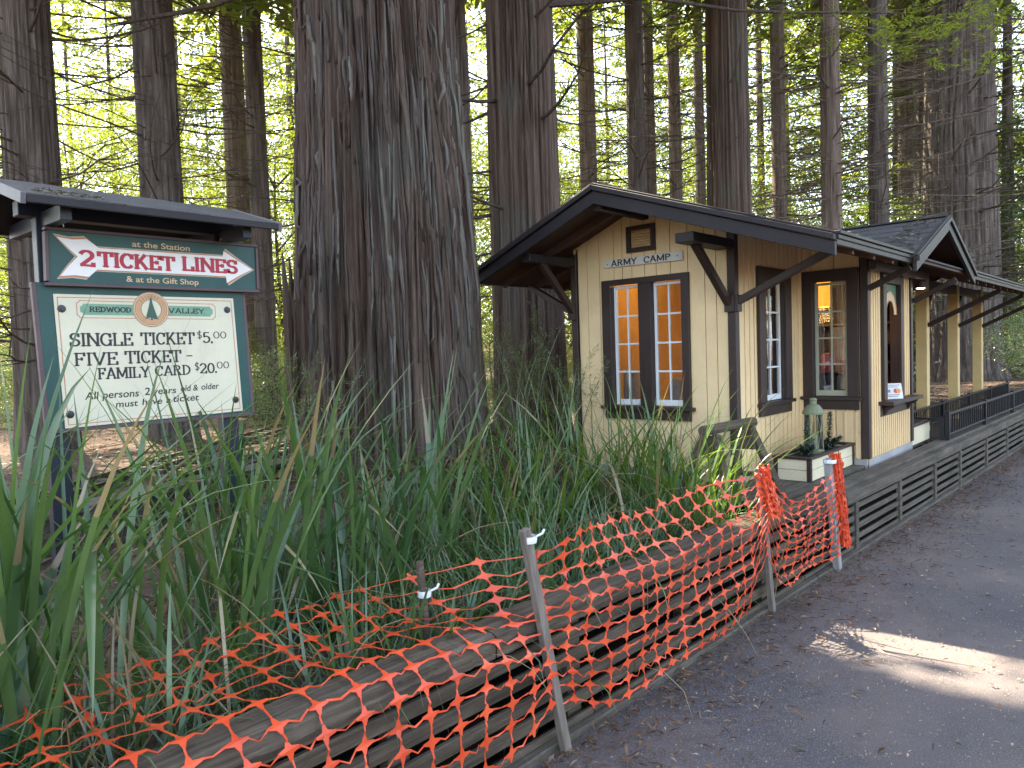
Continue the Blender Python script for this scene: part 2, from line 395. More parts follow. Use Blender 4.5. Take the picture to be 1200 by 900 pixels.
x = -.64
for e in (.1, 1.42, 2.55, XR, 5.3, 7.2, 9.1, 11, 14):
    wbar(b, x+.003, e-.003, .39, .478, -.022, .055); x = e
x = -.64
for e in (.6, 2.0, XR, 4.8, 6.7, 9, 11.5, 14):
    j = rnd.uniform(-.004, .004); wbar(b, x+.003, e-.003, .465, .502+j, .058, .19); x = e
b.build('deck_edge_cap', deckw, rw, bevel=.005)
dk = empty('deck', (0, 0, 0), 0, 'grey plank deck in front of the cream station', 'deck')
b = MB(); y = .0
k = 0
for y0 in np.arange(-.56, .02, .098):
    x = -.62
    for e in ((.35, 2.1, XR) if k % 2 else (1.1, 2.9, XR)):
        b.box(x+.003, e-.003, y0+.003, y0+.095, .462, .499+rnd.uniform(-.004, .004)); x = e
    k += 1
b.build('planks', deckw, dk, bevel=.003)
b = MB(); b.box(-.6, XR-.02, -.5, .1, .36, .455); b.build('joist', darkw, dk)

# ------------------------------------------------------------------ the station
ST = empty('station_building', (0, 0, .5), 0, 'small cream board station with dark brown trim and gabled roof', 'building')
def P(name, mb, mt, par=None, **kw):
    par = par or ST; o = mb.build(name, mt, par, **kw)
    # world coordinates -> parent's space
    if par is ST: o.location = (0, 0, -.5)
    return o
Fw = {1: lambda a, z, d: (-d, a, z), 2: lambda a, z, d: (a, -d, z), 3: lambda a, z, d: (1.36-d, a, z), 4: lambda a, z, d: (a, -.573-d, z),
      5: lambda a, z, d: (2.78+d, a, z), 6: lambda a, z, d: (a, 1.575+d, z)}
RY, RZ = .787, 2.885                             # ridge
SLR, SLL = (RZ-2.275)/(RY+1.0), (RZ-2.315)/(2.2-RY)
def roofz(y): return RZ-(RY-y)*SLR if y < RY else RZ-(y-RY)*SLL
def boards(F, a0, a1, w, z0, top, ops, d0, d1, gap=.006, jit=.25):
    b = MB(); a = a0
    while a < a1-.004:
        e = min(a+w*(1+rnd.uniform(-jit, jit)), a1)
        if a1-e < w*.35: e = a1
        cuts = sorted([o for o in ops if o[0] < e-.002 and o[1] > a+.002])
        bb = sorted({a, e}|{v for o in cuts for v in o[:2] if a < v < e})
        for s, t in zip(bb[:-1], bb[1:]):
            mid = (s+t)/2; zz = z0
            ga = gap/2 if s == a else 0; gb = gap/2 if t == e else 0
            for o in sorted([o for o in cuts if o[0] <= mid <= o[1]], key=lambda o: o[2]):
                if o[2] > zz: b.boxF(F, s+ga, t-gb, zz, o[2], d0, d1)
                zz = max(zz, o[3])
            b.boxF(F, s+ga, t-gb, zz, top(s+ga), d0, d1, top(t-gb))
        a = e
    return b
W1o = [(.43, .765, 1.09, 2.18), (.845, 1.17, 1.09, 2.18), (.72, .94, 2.46, 2.62)]
W2o = [(.50, .99, 1.09, 2.16)]
W3o = [(-.45, -.09, 1.09, 2.16)]
W4o = [(1.86, 2.34, 1.05, 2.14)]
tg = lambda y: roofz(y)-.041
for k, a0, a1, w, top, ops in ((1, 0, 1.575, .125, tg, W1o), (2, .0, 1.36, .095, lambda a: roofz(0)-.041, W2o), (3, -.573, 0, .10, tg, W3o),
                               (4, 1.36, 2.78, .072, lambda a: roofz(-.573)-.041, W4o), (5, -.573, 1.575, .12, tg, []), (6, 0, 2.78, .12, lambda a: roofz(1.575)-.041, [])):
    P('wall', boards(Fw[k], a0, a1, w, .505, top, ops, -.03, 0, jit=.3 if k == 1 else .18), cream, bevel=.005)
    bk = boards(Fw[k], a0, a1, 5, .5, (lambda a, T=top: T(RY if k in (1, 5) else a)-.02) if False else top, [o for o in ops if o[2] < 2.4], -.055, -.0335, gap=0) if k not in (1, 5, 3) else \
        boards(Fw[k], a0, a1, .2, .5, top, [o for o in ops if o[2] < 2.4], -.055, -.0335, gap=0, jit=0)
    P('wall_lining', bk, orangein if k != 5 else rafterm)  # end wall lining coloured dark to stand in for the dim interior
for k, a0, a1, w, wd, pr_, ops, ty in ((2, .0, 1.36, .095, .020, .009, W2o, 0), (3, -.573, 0, .10, .020, .009, W3o, -.3), (4, 1.36, 2.78, .068, .022, .011, W4o, -.573)):
    b = MB(); a = a0+w*.8
    while a < a1-.05:
        zz = .556
        for o in [o for o in ops if o[0]-.10 < a+wd and o[1]+.10 > a]:
            b.boxF(Fw[k], a, a+wd, zz, o[2]-.115, .0005, pr_); zz = o[3]+.09
        zt = roofz(a if k == 3 else ty)-.05
        if zz < zt: b.boxF(Fw[k], a, a+wd, zz, zt, .0005, pr_)
        a += w*rnd.uniform(.94, 1.06)
    P('battens', b, cream, bevel=.003)
b = MB()
for k, a0, a1 in ((4, 1.365, 2.78), (3, -.573, -.0), (2, 0, 1.355), (1, 0, 1.575)):
    b.boxF(Fw[k], a0, a1, .44, .552, .002, .014)
P('foundation', b, concrete, bevel=.003)
b = MB(); b.box(.04, 2.74, .035, 1.53, .501, .515); b.box(1.40, 2.74, -.53, .0349, .501, .515); P('interior_floor', b, orangein)
b = MB(); b.box(1.325, 1.358, -.028, .06, .52, roofz(0)-.05); b.box(1.335, 1.357, -.024, -.002, .56, roofz(0)-.05); P('corner_block', b, cream)
for c in ((0, 0, -1, -1, 0), (1.36, -.573, -1, -1, -.573), (2.78, -.573, 1, -1, -.573), (0, 1.575, -1, 1, 1.575)):
    b = MB(); x, y, sx, sy, yy = c
    b.box(min(x+sx*.022, x-sx*.045), max(x+sx*.022, x-sx*.045), min(y+sy*.022, y-sy*.045), max(y+sy*.022, y-sy*.045), .56, roofz(yy)-.08)
    P('corner_post', b, brown, bevel=.004)

def window(F, a0, a1, z0, z1, sashes, trim, sm, name='window', apron=.085, ledge=.05):
    "trim frame, sashes with 2x4 panes; a0..a1,z0..z1 outer edge of the trim"
    b = MB()
    zs = z0+apron
    sa = [s[0] for s in sashes]+[s[1] for s in sashes]; lo, hi = min(sa), max(sa)
    st = sashes[0][3]; sb = sashes[0][2]
    b.boxF(F, a0, lo-.004, zs+.03, z1, .001, .032); b.boxF(F, hi+.004, a1, zs+.03, z1, .001, .032)
    b.boxF(F, lo-.004, hi+.004, st+.004, z1, .001, .03)
    ss_ = sorted(sashes)
    for s, t in zip(ss_[:-1], ss_[1:]): b.boxF(F, s[1]+.004, t[0]-.004, zs+.03, st+.004, .001, .028)
    for s in ss_:                                             # reveal lining
        b.boxF(F, s[0]-.035, s[0]-.001, s[2]-.03, st+.035, -.06, 0); b.boxF(F, s[1]+.001, s[1]+.035, s[2]-.03, st+.035, -.06, 0)
    w = P(name, b, trim, bevel=.003)
    b = MB(); b.boxF(F, a0-.03, a1+.03, zs, zs+.03, -.02, ledge); b.boxF(F, a0+.005, a1-.005, z0, zs-.001, .001, .024)
    o = b.build('sill', trim, w, bevel=.003)
    for s0, s1, q0, q1 in sashes:
        b = MB(); r = .026; d0, d1 = -.05, -.022
        b.boxF(F, s0, s0+r, q0, q1, d0, d1); b.boxF(F, s1-r, s1, q0, q1, d0, d1)
        b.boxF(F, s0+r, s1-r, q1-r, q1, d0, d1); b.boxF(F, s0+r, s1-r, q0, q0+r*1.9, d0, d1)
        mid = (s0+s1)/2; b.boxF(F, mid-.008, mid+.008, q0+r*1.9, q1-r, d0+.004, d1-.004)
        for i in range(1, 4):
            z = q0+r*1.9+(q1-r-q0-r*1.9)*i/4
            b.boxF(F, s0+r, s1-r, z-.008, z+.008, d0+.006, d1-.006)
        b.build('sash', sm, w, bevel=.002)
        b = MB(); b.boxF(F, s0+r*.6, s1-r*.6, q0+r, q1-r*.6, -.038, -.036); b.build('pane', GL, w)
    return w
GL = glass('window glass', refl=2.2)
window(Fw[1], .38, 1.245, .98, 2.21, [(.455, .737, 1.10, 2.155), (.87, 1.145, 1.10, 2.155)], brown, white)
window(Fw[2], .41, 1.085, .99, 2.245, [(.535, .955, 1.11, 2.135)], brown, white)
window(Fw[3], -.515, -.026, .99, 2.245, [(-.415, -.125, 1.11, 2.135)], brown, sashg)
# ticket window
b = MB(); F4 = Fw[4]
b.boxF(F4, 1.77, 1.865, 1.045, 2.22, .001, .032); b.boxF(F4, 2.335, 2.43, 1.045, 2.22, .001, .032); b.boxF(F4, 1.865, 2.335, 2.125, 2.22, .001, .03)
b.boxF(F4, 1.83, 1.864, 1.045, 2.15, -.07, 0); b.boxF(F4, 2.336, 2.37, 1.045, 2.15, -.07, 0); b.boxF(F4, 1.865, 2.335, 2.09, 2.124, -.07, -.03)
tw = P('ticket_window', b, brown, bevel=.003)
b = MB(); b.boxF(F4, 1.68, 2.72, 1.005, 1.04, -.06, .13); b.boxF(F4, 1.70, 2.70, .90, 1.003, .001, .02); b.build('counter_shelf', brown, tw, bevel=.004)
for x in (1.78, 2.56):
    b = MB(); b.slab([F4(x, 1.0, .021), F4(x, 1.0, .11), F4(x, .98, .10), F4(x, .955, .055), F4(x, .93, .04), F4(x, .905, .021)], (.035, 0, 0)); b.build('shelf_bracket', brown, tw, bevel=.002)
# painted arch panel at the head of the opening
b = MB(); n = 14; cx, cz = 2.1, 1.84
def arc(r0, r1, d, a0=0, a1=pi, c=(cx, cz)):
    for i in range(n):
        t, u_ = a0+(a1-a0)*i/n, a0+(a1-a0)*(i+1)/n
        q = [(c[0]+r*cos(a), c[1]+r*sin(a)) for r, a in ((r0, t), (r1, t), (r1, u_), (r0, u_))]
        b.slab([F4(p[0], p[1], d) for p in q], (0, .004, 0))
for i in range(n):
    t, u_ = pi*i/n, pi*(i+1)/n
    q = [(cx+.235*cos(a), cz+.235*sin(a)*.9) for a in (t, u_)]
    b.slab([F4(q[0][0]*1.0, q[0][1], -.012), F4(q[0][0], 2.122, -.012), F4(q[1][0], 2.122, -.012), F4(q[1][0], q[1][1], -.012)], (0, .006, 0))
arch = b.build('arch_panel', plain('green arch panel paint', (.06, .16, .09)), tw)
b = MB(); arc(.135, .215, -.006); b.build('arch_band', plain('tan arch band', (.60, .47, .28)), arch)
b = MB(); arc(.126, .134, -.002); arc(.215, .224, -.002); b.build('arch_line', orangel, arch)

# vent
b = MB(); F1 = Fw[1]
b.boxF(F1, .688, .972, 2.62, 2.655, .001, .03); b.boxF(F1, .688, .972, 2.43, 2.465, .001, .03)
b.boxF(F1, .688, .728, 2.465, 2.62, .001, .03); b.boxF(F1, .932, .972, 2.465, 2.62, .001, .03)
ve = P('vent', b, brown, bevel=.003)
b = MB()
for i in range(7):
    z = 2.47+i*.0215; b.hexa([F1(.73, z, -.01), F1(.93, z, -.01), F1(.93, z+.004, -.01), F1(.73, z+.004, -.01), F1(.73, z-.016, .012), F1(.93, z-.016, .012), F1(.93, z-.012, .012), F1(.73, z-.012, .012)])
b.build('louvre', cream, ve)

# roof
XO, XE = -.72, 11.0
b = MB()
def rslab(y0, y1, x0, x1, t0=0, t1=.04):
    b.hexa([(x0, y0, roofz(y0)-t1), (x1, y0, roofz(y0)-t1), (x1, y1, roofz(y1)-t1), (x0, y1, roofz(y1)-t1), (x0, y0, roofz(y0)-t0), (x1, y0, roofz(y0)-t0), (x1, y1, roofz(y1)-t0), (x0, y1, roofz(y1)-t0)])
rslab(-1.0, RY-.0005, XO, XE, .012, .04); rslab(RY+.0005, 2.2, XO, XE, .012, .04)
rf = P('roof', b, rafterm)
b = MB()
for yA, yB in ((-1.02, RY), (2.22, RY)):                       # shingle courses
    for i in range(11):
        y0 = yA+(yB-yA)*i/11; y1 = yA+(yB-yA)*(i+1.12)/11
        y1 = min(y1, RY) if yB > yA else max(y1, RY)
        z0, z1 = roofz(y0), roofz(y1)
        b.hexa([(XO-.015, y0, z0-.010), (XE, y0, z0-.010), (XE, y1, z1-.010), (XO-.015, y1, z1-.010), (XO-.015, y0, z0+.006), (XE, y0, z0+.006), (XE, y1, z1-.002), (XO-.015, y1, z1-.002)])
b.build('shingles', shing, rf)
b = MB(); b.bar((XO-.02, RY, RZ+.004), (XE, RY, RZ+.004), .12, .012); b.build('ridge_cap', shing, rf)
for y0, y1 in ((RY, -1.02), (RY, 2.22)):                       # verge boards, stepped mouldings
    b = MB()
    for (xa, xb, t0, t1) in ((XO-.036, XO-.001, .050, .150), (XO-.062, XO-.003, .005, .046), (XO-.048, XO-.002, -.012, .003)):
        s = lambda y, t: (0, y, roofz(y)-t)
        zz = [(xa, y0, roofz(y0)-t1), (xb, y0, roofz(y0)-t1), (xb, y1, roofz(y1)-t1*.92), (xa, y1, roofz(y1)-t1*.92),
              (xa, y0, roofz(y0)-t0), (xb, y0, roofz(y0)-t0), (xb, y1, roofz(y1)-t0), (xa, y1, roofz(y1)-t0)]
        b.hexa(zz)
    P('verge_board', b, barge, bevel=.003)
for ye, x0, x1, s in ((-1.0, XO, 1.0, -1), (-1.0, 3.2, XE, -1), (2.2, XO, XE, 1)):
    b = MB(); z = roofz(ye)
    b.box(x0, x1, *sorted((ye+s*.001, ye+s*.022)), z-.075, z-.012); b.box(x0, x1, *sorted((ye+s*.001, ye+s*.045)), z-.010, z+.012); b.box(x0, x1, *sorted((ye+s*.0225, ye+s*.032)), z-.04, z-.012)
    P('eave_fascia', b, verge2, bevel=.003)
for x in np.arange(-.30, 10.9, .46):
    for y0, y1 in ((-.985, RY-.03), (2.185, RY+.03)):
        if y0 < 0 and .95 < x < 3.25: y0 = -.62
        if 0 < x < 2.78: y1 = .0 if y0 < 0 else 1.575
        b = MB()
        b.hexa([(x-.02, y0, roofz(y0)-.105), (x+.02, y0, roofz(y0)-.105), (x+.02, y1, roofz(y1)-.12), (x-.02, y1, roofz(y1)-.12),
                (x-.02, y0, roofz(y0)-.042), (x+.02, y0, roofz(y0)-.042), (x+.02, y1, roofz(y1)-.042), (x-.02, y1, roofz(y1)-.042)])
        P('rafter', b, rafterm)
# cross gable over the bay
gx, gzp = 2.1, 2.69
yb = RY-(RZ-gzp)/SLR
yfoot = -1.0
def gpl(sx, t, y0=-1.03):
    xf = gx+sx*1.12; zf = gzp-1.12*.385
    yv = RY-(RZ-zf)/SLR
    return [(xf, y0, zf-t), (gx, y0, gzp-t), (gx, yb+.06, gzp-t), (xf, max(yv, y0+.02), zf-t)]
b = MB()
for sx in (-1, 1): b.slab(gpl(sx, .012), (0, 0, -.03))
cg = P('cross_gable_roof', b, rafterm)
b = MB()
for sx in (-1, 1):
    for i in range(7):
        u0, u1 = i/7, min(1, (i+1.1)/7)
        pts = []
        for q, dz in ((u0, .008), (u1, 0)):
            x = gx+sx*1.15*(1-q); z = gzp-1.15*.385*(1-q)
            yv = max(RY-(RZ-z)/SLR, -1.02)
            pts.append(((x, -1.045, z+dz), (x, yv+.03, z+dz)))
        b.slab([pts[0][0], pts[0][1], pts[1][1], pts[1][0]], (0, 0, -.009))
b.build('shingles', shing, cg)
b = MB(); b.bar((gx, -1.05, gzp+.006), (gx, yb+.08, gzp+.006), .10, .014); b.build('ridge_cap', shing, cg)
for sx in (-1, 1):
    b = MB()
    for t0, t1, d0, d1 in ((.045, .125, .0, .03), (.004, .043, .001, .05), (-.012, .002, .002, .04)):
        y0, y1 = -1.035-d1, -1.035-d0
        p = [(gx, gzp), (gx+sx*1.13, gzp-1.13*.385)]
        b.hexa([(p[0][0], y0, p[0][1]-t1), (p[1][0], y0, p[1][1]-t1), (p[1][0], y1, p[1][1]-t1), (p[0][0], y1, p[0][1]-t1),
                (p[0][0], y0, p[0][1]-t0), (p[1][0], y0, p[1][1]-t0), (p[1][0], y1, p[1][1]-t0), (p[0][0], y1, p[0][1]-t0)])
    P('verge_board', b, verge2, bevel=.003)
b = MB(); b.box(1.2, 3.0, -.70, -.64, 2.20, 2.27); b.bar((2.1, -.67, 2.27), (2.1, -.67, 2.62), .06, .05, (0, 1, 0))
b.bar((1.35, -.67, 2.24), (2.1, -.67, 2.58), .05, .05, (0, 1, 0)); b.bar((2.85, -.67, 2.24), (2.1, -.67, 2.58), .05, .05, (0, 1, 0))
P('gable_tie', b, brown, bevel=.003)
# braces and outlookers
def beam(name, p, q, w=.055, h=.055, mt=brown):
    b = MB(); b.bar(p, q, w, h); return P(name, b, mt, bevel=.004)
b = MB(); b.bar((-.66, .06, 2.39), (.0, .06, 2.39), .15, .07); P('outlooker', b, barge, bevel=.004)
b = MB(); b.bar((-.66, 1.58, 2.41), (.0, 1.58, 2.41), .09, .07); P('outlooker', b, barge, bevel=.004)
b = MB(); b.bar((-.70, RY, 2.73), (.0, RY, 2.73), .07, .07); P('outlooker', b, barge, bevel=.004)
beam('brace', (-.035, .03, 1.93), (-.47, .08, 2.37)); beam('brace', (-.035, 1.57, 1.96), (-.47, 1.58, 2.39))
beam('brace', (.0, -.035, 1.94), (.0, -.78, 2.27)); beam('brace', (.0, 1.61, 1.96), (.0, 2.12, 2.24))
beam('brace', (1.345, -.60, 2.05), (1.345, -.93, 2.20), .045, .05)
beam('brace', (2.80, -.60, 1.98), (2.80, -.98, 2.17), .045, .05)
for q in ((-.04, .04, -.05, -.02, 1.86, 1.99), (-.05, -.02, -.02, .06, 1.86, 1.99), (-.05, -.02, 1.54, 1.62, 1.88, 2.02)):
    b = MB(); b.box(*q); P('brace_block', b, brown, bevel=.003)
# open porch
for x in (5.76, 7.65, 9.52):
    b = MB(); b.box(x-.07, x+.07, -.07, .07, .33, 2.42); P('porch_post', b, ochre, bevel=.005)
    b = MB(); b.box(x-.06, x+.06, 1.5, 1.62, .33, 2.3); P('porch_post', b, brown, bevel=.005)
    beam('brace', (x, -.07, 1.78), (x, -.90, 2.19), .05, .06); beam('brace', (x+.07, 0, 1.85), (x+.5, 0, 2.25), .05, .06)
b = MB(); b.box(2.8, 10.6, -.055, .055, 2.28, 2.40); P('porch_beam', b, brown, bevel=.004)
b = MB(); b.box(2.8, 10.6, 1.50, 1.60, 2.10, 2.30); P('porch_beam', b, rafterm, bevel=.004)
b = MB(); b.box(2.81, 4.3, 1.50, 1.56, .4, 2.25); P('back_screen', b, cream, bevel=.004)

# ------------------------------------------------------------------ things on and in the station
def lamp_light(name, loc, col, e, rad=.05):
    l = bpy.data.lights.new(name, 'POINT'); l.energy = e; l.color = col; l.shadow_soft_size = rad
    o = bpy.data.objects.new(name, l); COL.objects.link(o); o.location = loc; return o
LX, LY, LZ = 2.15, .06, 2.10
tl = empty('hanging_lamp', (LX, LY, 0), 0, 'glowing yellow cylinder lamp seen through the top of the bay window', 'lamp')
b = MB(); b.lathe((0, 0, LZ), [(.058, -.15), (.066, .13), (.02, .15)], 20)
b.build('lamp_shade', plain('glowing lamp shade', (.9, .6, .2), .6, em=(1, .33, .03), es=.30), tl, smooth=True, recalc=False)
b = MB(); b.tube([(0, 0, LZ+.14), (0, 0, 2.5)], .006); b.build('cord', bolt, tl)
l = lamp_light('warm_glow', (LX, LY+.02, LZ-.22), (1, .58, .18), 2.4, .08); l.parent = tl; l.location = (0, .0, LZ-.24)
l = lamp_light('warm_glow', (0, 0, 0), (1, .60, .18), 4.6, .08); l.parent = tl; l.location = (-1.35, .75, 2.3)  # added fill to brighten the gable room, no bulb hangs here
dl = empty('eave_light', (3.0, -.62, 0), 0, 'small white downlight under the eave beside the ticket window', 'lamp')
b = MB(); b.lathe((0, 0, 2.13), [(0, .06), (.05, .06), (.055, .0), (.045, -.005)], 16); b.build('housing', brown, dl)
b = MB(); b.lathe((0, 0, 2.122), [(0, -.012), (.03, -.008), (.042, .0)], 16); b.build('lens', plain('lit lens', (1, .9, .8), em=(1, .85, .65), es=3), dl)

def glyphs():
    T = lambda *p: list(p)
    def arc(cx, cy, rx, ry, a0, a1, n=14): return [(cx+rx*cos(R(a0+(a1-a0)*i/n)), cy+ry*sin(R(a0+(a1-a0)*i/n))) for i in range(n+1)]
    V = lambda x: ([(x, 0), (x, 1)], 1, 1)
    G = {}
    G['A'] = (.86, [([(.10, 0), (.43, 1)], 1, 0), ([(.76, 0), (.43, 1)], 1, 0), ([(.23, .33), (.63, .33)], 0, 0)])
    G['C'] = (.80, [(arc(.42, .5, .33, .46, 42, 318, 20), 0, 0), ([(.68, .66), (.68, .95)], 0, 0)])
    G['D'] = (.84, [V(.16), (arc(.28, .5, .44, .455, -90, 90), 0, 0), ([(.16, .955), (.3, .955)], 0, 0), ([(.16, .045), (.3, .045)], 0, 0)])
    G['E'] = (.74, [V(.16), ([(.16, .955), (.64, .955)], 0, 0), ([(.16, .045), (.66, .045)], 0, 0), ([(.16, .52), (.48, .52)], 0, 0), ([(.63, 1), (.63, .76)], 0, 0), ([(.65, 0), (.65, .26)], 0, 0), ([(.48, .42), (.48, .62)], 0, 0)])
    G['F'] = (.70, [V(.16), ([(.16, .955), (.62, .955)], 0, 0), ([(.16, .52), (.46, .52)], 0, 0), ([(.61, 1), (.61, .74)], 0, 0), ([(.46, .42), (.46, .62)], 0, 0)])
    G['G'] = (.86, [(arc(.43, .5, .34, .46, 42, 330, 20), 0, 0), ([(.70, .66), (.70, .95)], 0, 0), ([(.72, .02), (.72, .42)], 0, 1)])
    G['I'] = (.38, [V(.19)])
    G['K'] = (.88, [V(.16), ([(.22, .40), (.66, 1)], 0, 1), ([(.36, .58), (.74, 0)], 0, 1)])
    G['L'] = (.72, [V(.16), ([(.16, .045), (.64, .045)], 0, 0), ([(.64, 0), (.64, .30)], 0, 0)])
    G['M'] = (1.04, [V(.14), V(.90), ([(.16, .97), (.52, .15)], 0, 0), ([(.88, .97), (.52, .15)], 0, 0)])
    G['N'] = (.90, [V(.14), V(.76), ([(.14, .97), (.76, .03)], 0, 0)])
    G['O'] = (.90, [(arc(.45, .5, .36, .46, 0, 360, 24), 0, 0)])
    G['R'] = (.86, [V(.16), (arc(.36, .745, .27, .21, -90, 90), 0, 0), ([(.16, .955), (.36, .955)], 0, 0), ([(.16, .535), (.36, .535)], 0, 0), ([(.40, .52), (.72, 0)], 0, 1)])
    G['P'] = (.78, [V(.16), (arc(.36, .735, .27, .22, -90, 90), 0, 0), ([(.16, .955), (.36, .955)], 0, 0), ([(.16, .515), (.36, .515)], 0, 0)])
    G['S'] = (.72, [(arc(.36, .735, .25, .225, 30, 262, 12)+arc(.36, .275, .27, .235, 85, -150, 12), 0, 0), ([(.60, .72), (.60, .96)], 0, 0), ([(.10, .04), (.10, .30)], 0, 0)])
    G['T'] = (.84, [([(.42, 0), (.42, 1)], 1, 0), ([(.06, .955), (.78, .955)], 0, 0), ([(.07, 1), (.07, .72)], 0, 0), ([(.77, 1), (.77, .72)], 0, 0)])
    G['V'] = (.86, [([(.10, 1), (.43, .02)], 1, 0), ([(.76, 1), (.43, .02)], 1, 0)])
    G['W'] = (1.20, [([(.10, 1), (.36, .02)], 1, 0), ([(.60, .9), (.36, .02)], 0, 0), ([(.60, .9), (.84, .02)], 0, 0), ([(1.10, 1), (.84, .02)], 1, 0)])
    G['Y'] = (.84, [([(.42, 0), (.42, .45)], 1, 0), ([(.10, 1), (.42, .45)], 1, 0), ([(.74, 1), (.42, .45)], 1, 0)])
    G['2'] = (.76, [(arc(.37, .70, .26, .26, 165, -35, 14)+[(.12, .06)], 0, 0), ([(.08, .055), (.66, .055)], 0, 0), ([(.66, 0), (.66, .22)], 0, 0)])
    G['5'] = (.72, [([(.58, .95), (.18, .95), (.16, .55)]+arc(.33, .33, .27, .29, 110, -150, 14), 0, 0)])
    G['0'] = (.74, [(arc(.37, .5, .28, .46, 0, 360, 22), 0, 0)])
    G['$'] = (.66, [(arc(.33, .68, .2, .17, 30, 262, 10)+arc(.33, .32, .21, .18, 85, -150, 10), 0, 0), ([(.33, 0), (.33, 1)], 0, 0)])
    G['.'] = (.30, [([(.15, .0), (.15, .16)], 0, 0)])
    G['-'] = (.50, [([(.06, .45), (.42, .45)], 0, 0)])
    G[' '] = (.42, [])
    return G
GLY = glyphs()
def slab_text(mb, F, txt, a0, z0, width, h, d, wt=1.0, sgn=1, serif=True):
    "slab lettering as thin raised strokes, fitted to the given width"
    tot = sum(GLY[c][0] for c in txt); sx = width/tot; a = a0; k = 0
    for c in txt:
        w, st = GLY[c]
        for pts, s0, s1 in st:
            k += 1; dd = d+.00012*(k % 5)
            q = [(a+sgn*x*sx, z0+y*h) for x, y in pts]
            for (x0, y0), (x1, y1) in zip(q[:-1], q[1:]):
                dx, dy = x1-x0, y1-y0; ln = math.hypot(dx, dy)
                if ln < 1e-6: continue
                t = (.095+.085*abs(dy)/ln)*h*wt/2
                nx_, ny_ = -dy/ln*t, dx/ln*t; ex, ey = dx/ln*t*.25, dy/ln*t*.25
                mb.poly([F(x0+nx_-ex, y0+ny_-ey, dd), F(x1+nx_+ex, y1+ny_+ey, dd), F(x1-nx_+ex, y1-ny_+ey, dd), F(x0-nx_-ex, y0-ny_-ey, dd)])
                dd += .00001
            for on, (x, y), top in ((s0, q[0], pts[0][1] > .5), (s1, q[-1], pts[-1][1] > .5)):
                if on and serif:
                    hw = .17*h*min(1.2, max(.8, wt)); sh = .085*h; y_ = y-sh if top else y; dd2 = d+.0007
                    mb.poly([F(x-hw, y_, dd2), F(x+hw, y_, dd2), F(x+hw, y_+sh, dd2), F(x-hw, y_+sh, dd2)])
        a += sgn*w*sx
def font_text(mb, F, txt, a0, z0, width, h, d, sgn=1, shear=0, bold=.0):
    cu = bpy.data.curves.new('lettering_source', 'FONT'); cu.body = txt; cu.size = 1; cu.offset = bold; cu.shear = shear
    o = bpy.data.objects.new('lettering_source', cu); COL.objects.link(o)
    dg = C.evaluated_depsgraph_get(); dg.update()
    me = bpy.data.meshes.new_from_object(o.evaluated_get(dg)); v = np.array([p.co[:] for p in me.vertices])
    x0, x1 = v[:, 0].min(), v[:, 0].max(); sx = width/(x1-x0)
    mb.add([F(a0+sgn*(p[0]-x0)*sx, z0+p[1]*h/.70, d) for p in v], [tuple(p.vertices) for p in me.polygons])
    bpy.data.objects.remove(o); bpy.data.curves.remove(cu); bpy.data.meshes.remove(me)

# ARMY CAMP name board (runs along -y on the gable wall)
nb = empty('name_board', (0, .8, 2.36), 0, 'grey white name board reading ARMY CAMP on the gable wall', 'sign')
b = MB(); N0 = lambda a, z, d: (-d, a-.8, z-2.36)
b.slab([N0(1.212, 2.322, .004), N0(.43, 2.312, .004), N0(.43, 2.392, .004), N0(1.212, 2.388, .004)], (-.02, 0, 0)); b.build('board', paint('name board paint', (.68, .66, .60), .5, .08, (.3, .26, .2), .35), nb, bevel=.004)
b = MB(); slab_text(b, N0, 'ARMY', 1.135, 2.330, .27, .052, .0255, 1.45, -1, False); slab_text(b, N0, 'CAMP', .800, 2.327, .265, .052, .0255, 1.45, -1, False)
for y in (1.175, .475): b.poly([N0(y+.006*cos(k*pi/4), 2.353+.006*sin(k*pi/4), .0256) for k in range(8)])
b.build('lettering', blackp, nb, recalc=False)

# card in the ticket window
cdn = empty('card_sign', (2.06, -.60, 1.041), -.75, 'small white payment card notice propped in the ticket window', 'sign')
b = MB(); b.slab([(-.09, .0, .0), (.10, .0, .0), (.10, .035, .145), (-.09, .035, .145)], (0, .004, 0)); b.build('card', plain('white card', (.72, .71, .68)), cdn)
b = MB(); cf = lambda x, z, d=.002: (x, z*.24-d, z)
for z0, w in ((.125, .15), (.108, .11), (.035, .13), (.02, .1)):
    b.poly([cf(-w/2, z0), cf(w/2, z0), cf(w/2, z0+.006), cf(-w/2, z0+.006)])
b.poly([cf(-.075, .06), cf(-.02, .06), cf(-.02, .088), cf(-.075, .088)])
b.m = 1; b.poly([cf(.035+.022*cos(k*pi/8), .074+.022*sin(k*pi/8)) for k in range(16)])
b.m = 2; b.poly([cf(.06+.022*cos(k*pi/8), .074+.022*sin(k*pi/8), .003) for k in range(16)])
b.build('emblem', [plain('grey print', (.2, .2, .25)), plain('red emblem', (.6, .05, .03)), plain('orange emblem', (.8, .3, .04))], cdn, recalc=False)

